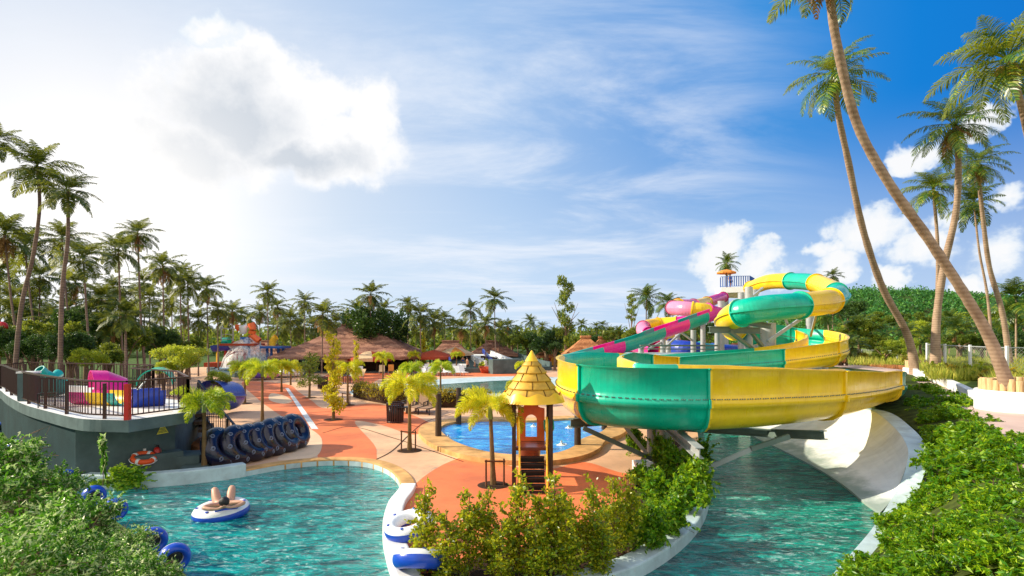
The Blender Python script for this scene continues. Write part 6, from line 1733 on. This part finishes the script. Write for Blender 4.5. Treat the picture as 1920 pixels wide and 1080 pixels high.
for k in range(5):
    mb=MB(); p=P(905+k*6.0,676+k*1.2,74-k*2); mb.box(p,(.5,.2,1.3)); mb.build('side_window',M['darkroom'],rs)
mb=MB(); p=P(946,691,64.5); mb.box(p,(3.6,1.2,2.2),.5); bevel(mb.build('end_block',M['conc'],rs),.1)
r2=empty('racing_slide',(0,0,0),0,'blue grey racing slide running down behind the pale one','water slide')
ramp(r2,P(922,662,86),P(1000,688,70),5.0,.6,'bluegrey' if 'bluegrey' in M else 'conc','channel')
stp=empty('stair_flight',(0,0,0),0,'wide grey and yellow striped stairs with dark blue side rails before the hut','stairs')
a=P(871,667,76); b=P(884,690,66); d_=(b-a)
for k in range(14):
    t=k/13; q=a.lerp(b,t); mb=MB(); mb.box((q.x,q.y,q.z/2),(4.6,abs(d_.y)/13,max(.1,q.z))); mb.build('step',M['conc' if k%2 else 'stepy'] if 'stepy' in M else M['conc'],stp)
for sx in(-2.5,2.5):
    mb=MB(); mb.bar(a+Vector((sx,0,.7)),b+Vector((sx,0,.7)),.2,.5); mb.build('side_rail',M['blue'],stp)
WEED0=WEED[0]
shrub(WEED0,XY(918,66,.8),(1.6,1.2,1.1),0,'flowering bush in a rust red planter left of the slide end','planter_bush','bush')
mb=MB(); mb.lathe([(0,0),(1.1,0),(1.4,.8),(1.3,.8),(0,.75)],20); o=mb.build('plant_pot',M['fabrust']); o.location=XY(920,65.5); tag(o,'rust red bowl planter left of the grey slide end','planter')

# ------------------------------------------------------------------ splash play structure at left
spy=empty('splash_structure',(0,0,0),0,'colourful splash play structure with red posts, blue troughs and tipping bucket','play structure')
Y=66
def sp_(x,y,Yy=Y): return P(x,y,Yy)
for x,y0,y1,mt in [(423,686,646,'red'),(438,676,640,'red'),(444,674,642,'red'),(408,690,650,'yelplastic'),(501,688,652,'bluerail'),(509,686,652,'bluerail'),(522,682,650,'bluerail'),(531,682,652,'bluerail'),(467,694,632,'bluerail'),(488,690,640,'steel'),(474,640,620,'bluerail'),(415,640,612,'steel'),(437,640,612,'steel'),(459,690,645,'red')]:
    mb=MB(); mb.tube([sp_(x,y0),sp_(x,y1)],.16 if mt!='steel' else .08,8); mb.build('post',M[mt],spy)
for y in(616,627,636):
    mb=MB(); mb.tube([sp_(414,y),sp_(438,y)],.05,6); mb.build('railing_bar',M['steel'],spy)
mb=MB(); halfpipe(mb,[sp_(400,648),sp_(418,646),sp_(436,646)],.75,PI,2*PI); mb.build('trough',M['blue'],spy)
mb=MB(); halfpipe(mb,[sp_(418,641,67),sp_(430,640,67)],.5,0,2*PI); mb.build('green_tube',M['green'],spy)
mb=MB(); halfpipe(mb,[sp_(434,648),sp_(448,640),sp_(460,636)],.75,PI,2*PI); mb.build('white_trough',M['vinylwhite'],spy)
mb=MB(); mb.lathe([(0,-1),(.55,-.8),(.6,.5),(.55,.5),(0,.4)],14,c=sp_(460,640)); mb.build('barrel',M['bluerail'],spy)
mb=MB(); mb.lathe([(.25,0),(.4,.2),(.5,.9),(.42,1.0),(0,.9)],16,c=sp_(456,626)); mb.build('tipping_bucket',M['vinylwhite'],spy)
mb=MB(); halfpipe(mb,catmull([sp_(471,606),sp_(474,618),sp_(472,628),sp_(478,634),sp_(486,640)],5),.42,0,2*PI,10); mb.build('orange_slide',M['orange'],spy)
mb=MB(); halfpipe(mb,[sp_(447,609),sp_(446,616),sp_(446,622)],.35,0,2*PI,10); mb.build('orange_spout',M['orange'],spy)
mb=MB(); halfpipe(mb,[sp_(510,648),sp_(511,640),sp_(515,634),sp_(518,632)],.4,0,2*PI,8); mb.build('yellow_spout',M['yelplastic'],spy)
mb=MB(); mb.box(sp_(430,683),(4.4,3,.5)); mb.box(sp_(455,646),(4,3,.25)); mb.build('deck_floor',M['fabrust'],spy)
mb=MB(); mb.box(sp_(517,651),(2.6,2.6,.25)); mb.build('blue_deck',M['bluerail'],spy)
# falling water curtain
m,nt,N,L,b=nodes_of('falling_water'); M['fall']=m
tc_=N.new('ShaderNodeTexCoord'); mp_=N.new('ShaderNodeMapping'); mp_.inputs['Scale'].default_value=(2.5,2.5,.35); L.new(tc_.outputs['Object'],mp_.inputs[0])
nn_=noise(N,L,mp_.outputs[0],1.2,6,.7); b.inputs['Base Color'].default_value=(.9,.93,.96,1); b.inputs['Roughness'].default_value=.4
L.new(maprange(N,L,nn_.outputs[0],.35,.7,.05,.75),b.inputs['Alpha'])
mb=MB(); c=sp_(466,688); hh=sp_(466,640).z-c.z
mb.lathe([(3.0,0),(2.7,hh*.35),(2.0,hh*.7),(1.1,hh*.95),(.5,hh*1.15)],40,c=c)
tag(mb.build('water_curtain',M['fall']),'white bell of falling water under the tipping bucket','falling water')
# round far pool with a low wall
fp=closed([(388,700),(400,693),(450,690),(520,690),(575,694),(580,702),(545,708),(480,709),(420,707)],5)
fpo=empty('round_pool',(0,0,0),0,'low walled round pool with blue water under the splash structure','pool')
mb=MB(); inn=offset_poly(fp,-.8)
n=len(fp)
for i in range(n):
    j=(i+1)%n; u=Vector((0,0,.5))
    mb.add([fp[i]+u,fp[j]+u,inn[j]+u,inn[i]+u],[(0,1,2,3)]); mb.add([fp[i],fp[j],fp[j]+u,fp[i]+u],[(0,1,2,3)]); mb.add([inn[i],inn[j],inn[j]+u,inn[i]+u],[(0,3,2,1)])
mb.build('wall',M['conc'],fpo)
mb=MB(); mb.poly([Vector((p.x,p.y,.35)) for p in inn]); mb.build('water',M['farpool'],fpo)
for k,(x,y,mt,l) in enumerate([(497,701,'lpink','pale pink inflatable ring left on the round pool wall'),(478,702,'fabpurple','purple float beside the pink ring'),(545,698,'vinylwhite','white flat float at the right of the round pool')]):
    mb=MB(); p=G(x,y,.55); mb.torus(1.0,.35,c=p,n=24,k=10); tag(mb.build('float_ring',M[mt]),l,'float')
# blue tube mouth in front of it
bt=empty('slide_mouth',(0,0,0),0,'round blue slide tube end on the ground right of the deck','slide')
mb=MB(); pts=[XY(392,29,1.15),XY(410,30,1.05),XY(428,31,.95),XY(441,31.8,.9)]
fr_=sweep_frames(catmull(pts,5)); rads=[.8,.8,.8,.8,.8,.8,.8,.8,.8,.8,.8,.79,.77,.73,.66,.55]
swp(mb,fr_,lambda q,i:ringprof(rads[i]),closed=True)
mb.build('tube',M['blue'],bt)
for sd in(-1,1):
    mb=MB(); mb.tube([f[0]+f[2]*sd*(rads[i]+.02) for i,f in enumerate(fr_)],.05,6); mb.build('flange',M['blue'],bt)
# stairs with dark railings between deck and black tubes
st_=empty('side_stairs',(0,0,0),0,'dark stairs with black railings going down beside the deck corner','stairs')
for k in range(7):
    p=XY(362+k*8,21.8-.35*k,1.5-.22*k); mb=MB(); mb.box(p,(.5,1.5,.12),.5); mb.build('tread',M['wood'],st_)
railing('railing',[XY(372,20.6,1.5),XY(400,20.0,.8),XY(444,19.2,.0)],1.1,'black sloping stair railing behind the leaning rubber tubes',bal=.16,mat=M['black'])
mb=MB(); mb.prism([XY(335,21,0),XY(372,19.6,0),XY(400,21,0),XY(350,23,0)],0,.35); bevel(mb.build('earth_mound',M['dirt'],kind='structure'),.2)

# ------------------------------------------------------------------ wooded hill
def hill():
    rng=np.random.default_rng(5); nx,ny=90,30; vs=[];fs=[]
    def hz(px):
        ks=[1380,1480,1560,1600,1690,1760,1830,1900,1990,2150,2400]; hs=[632,606,574,556,557,562,566,570,570,582,632]
        return float(np.interp(px,ks,hs))
    for j in range(ny):
        for i in range(nx):
            px=1380+(2400-1380)*i/(nx-1); t=j/(ny-1); Yy=110+110*t
            top=P(px,hz(px),175).z-EYE
            z=2+max(0,(EYE-2+top))*math.sin(PI*min(1,t*1.25)*.62)/math.sin(PI*.62) if t<.85 else 2+(EYE-2+top)*1.0
            vs.append((*XY(px,Yy)[:2],z+rng.normal(0,.25)))
    for j in range(ny-1):
        for i in range(nx-1): fs.append((j*nx+i,j*nx+i+1,(j+1)*nx+i+1,(j+1)*nx+i))
    mb=MB(); mb.add(vs,fs,0,True); o=mb.build('hill',M['hill'],kind='structure')
    V=np.array(vs); idx=rng.integers(0,len(V),7500); Pp=V[idx]+rng.normal(0,1,(7500,3))*np.array([1.8,2.2,.3])
    bl=[];
    # leafy clumps over the whole slope
    n=len(Pp); k=18; sz=rng.uniform(.5,1.6,n)
    C=np.repeat(Pp,k,0)+unit(rng.normal(size=(n*k,3)))*(np.repeat(sz,k)*rng.uniform(.6,1.1,n*k))[:,None]*np.array([1.2,1.2,1.0])+np.array([0,0,.5])
    D=unit(rng.normal(size=(n*k,3))+np.array([0,0,.4])); S=rng.uniform(.3,.75,n*k)
    me=leaves_to_mesh('hill_forest',C,D,S,.4,rng); me.materials.append(M['lhill']); ob=bpy.data.objects.new('hill_forest',me); col.objects.link(ob)
    tag(ob,'dense dark green forest covering the hill behind the palms','forest',kind='stuff')
M['hill']=pmat('hill_earth',(.12,.1,.03),.95,.5,.3,.3,3,c2=(.06,.12,.02),world=True)
M['lhill']=leafmat('hill_forest_leaf',(.01,.07,.014),(.035,.16,.02),(.12,.3,.035),.2,.6,.09)
hill()
# far tree belt on the horizon, nobody could count it
rng=np.random.default_rng(9); n=3800
az_=rng.uniform(-1.25,.55,n); dd_=rng.uniform(105,150,n); X_=np.sin(az_)*dd_*1.35; Y_=np.abs(np.cos(az_)*dd_)+25
k=14; hgt=rng.uniform(.5,1,n)**1.5*5.5
C=np.repeat(np.stack([X_,Y_,hgt],1),k,0)+unit(rng.normal(size=(n*k,3)))*rng.uniform(.4,1.5,(n*k,1)); D_=unit(rng.normal(size=(n*k,3))); S_=rng.uniform(.6,1.3,n*k)
me=leaves_to_mesh('far_woods',C,D_,S_,.36,rng); me.materials.append(M['lmid']); ob=bpy.data.objects.new('far_woods',me); col.objects.link(ob); tag(ob,'far belt of mixed green woods along the horizon','woods',kind='stuff')
# red buoy ball hanging at far left
mb=MB(); mb.sphere(P(4,612,34),.3,12); tag(mb.build('red_ball',M['red']),'small red ball in the trees at the left edge','ball')
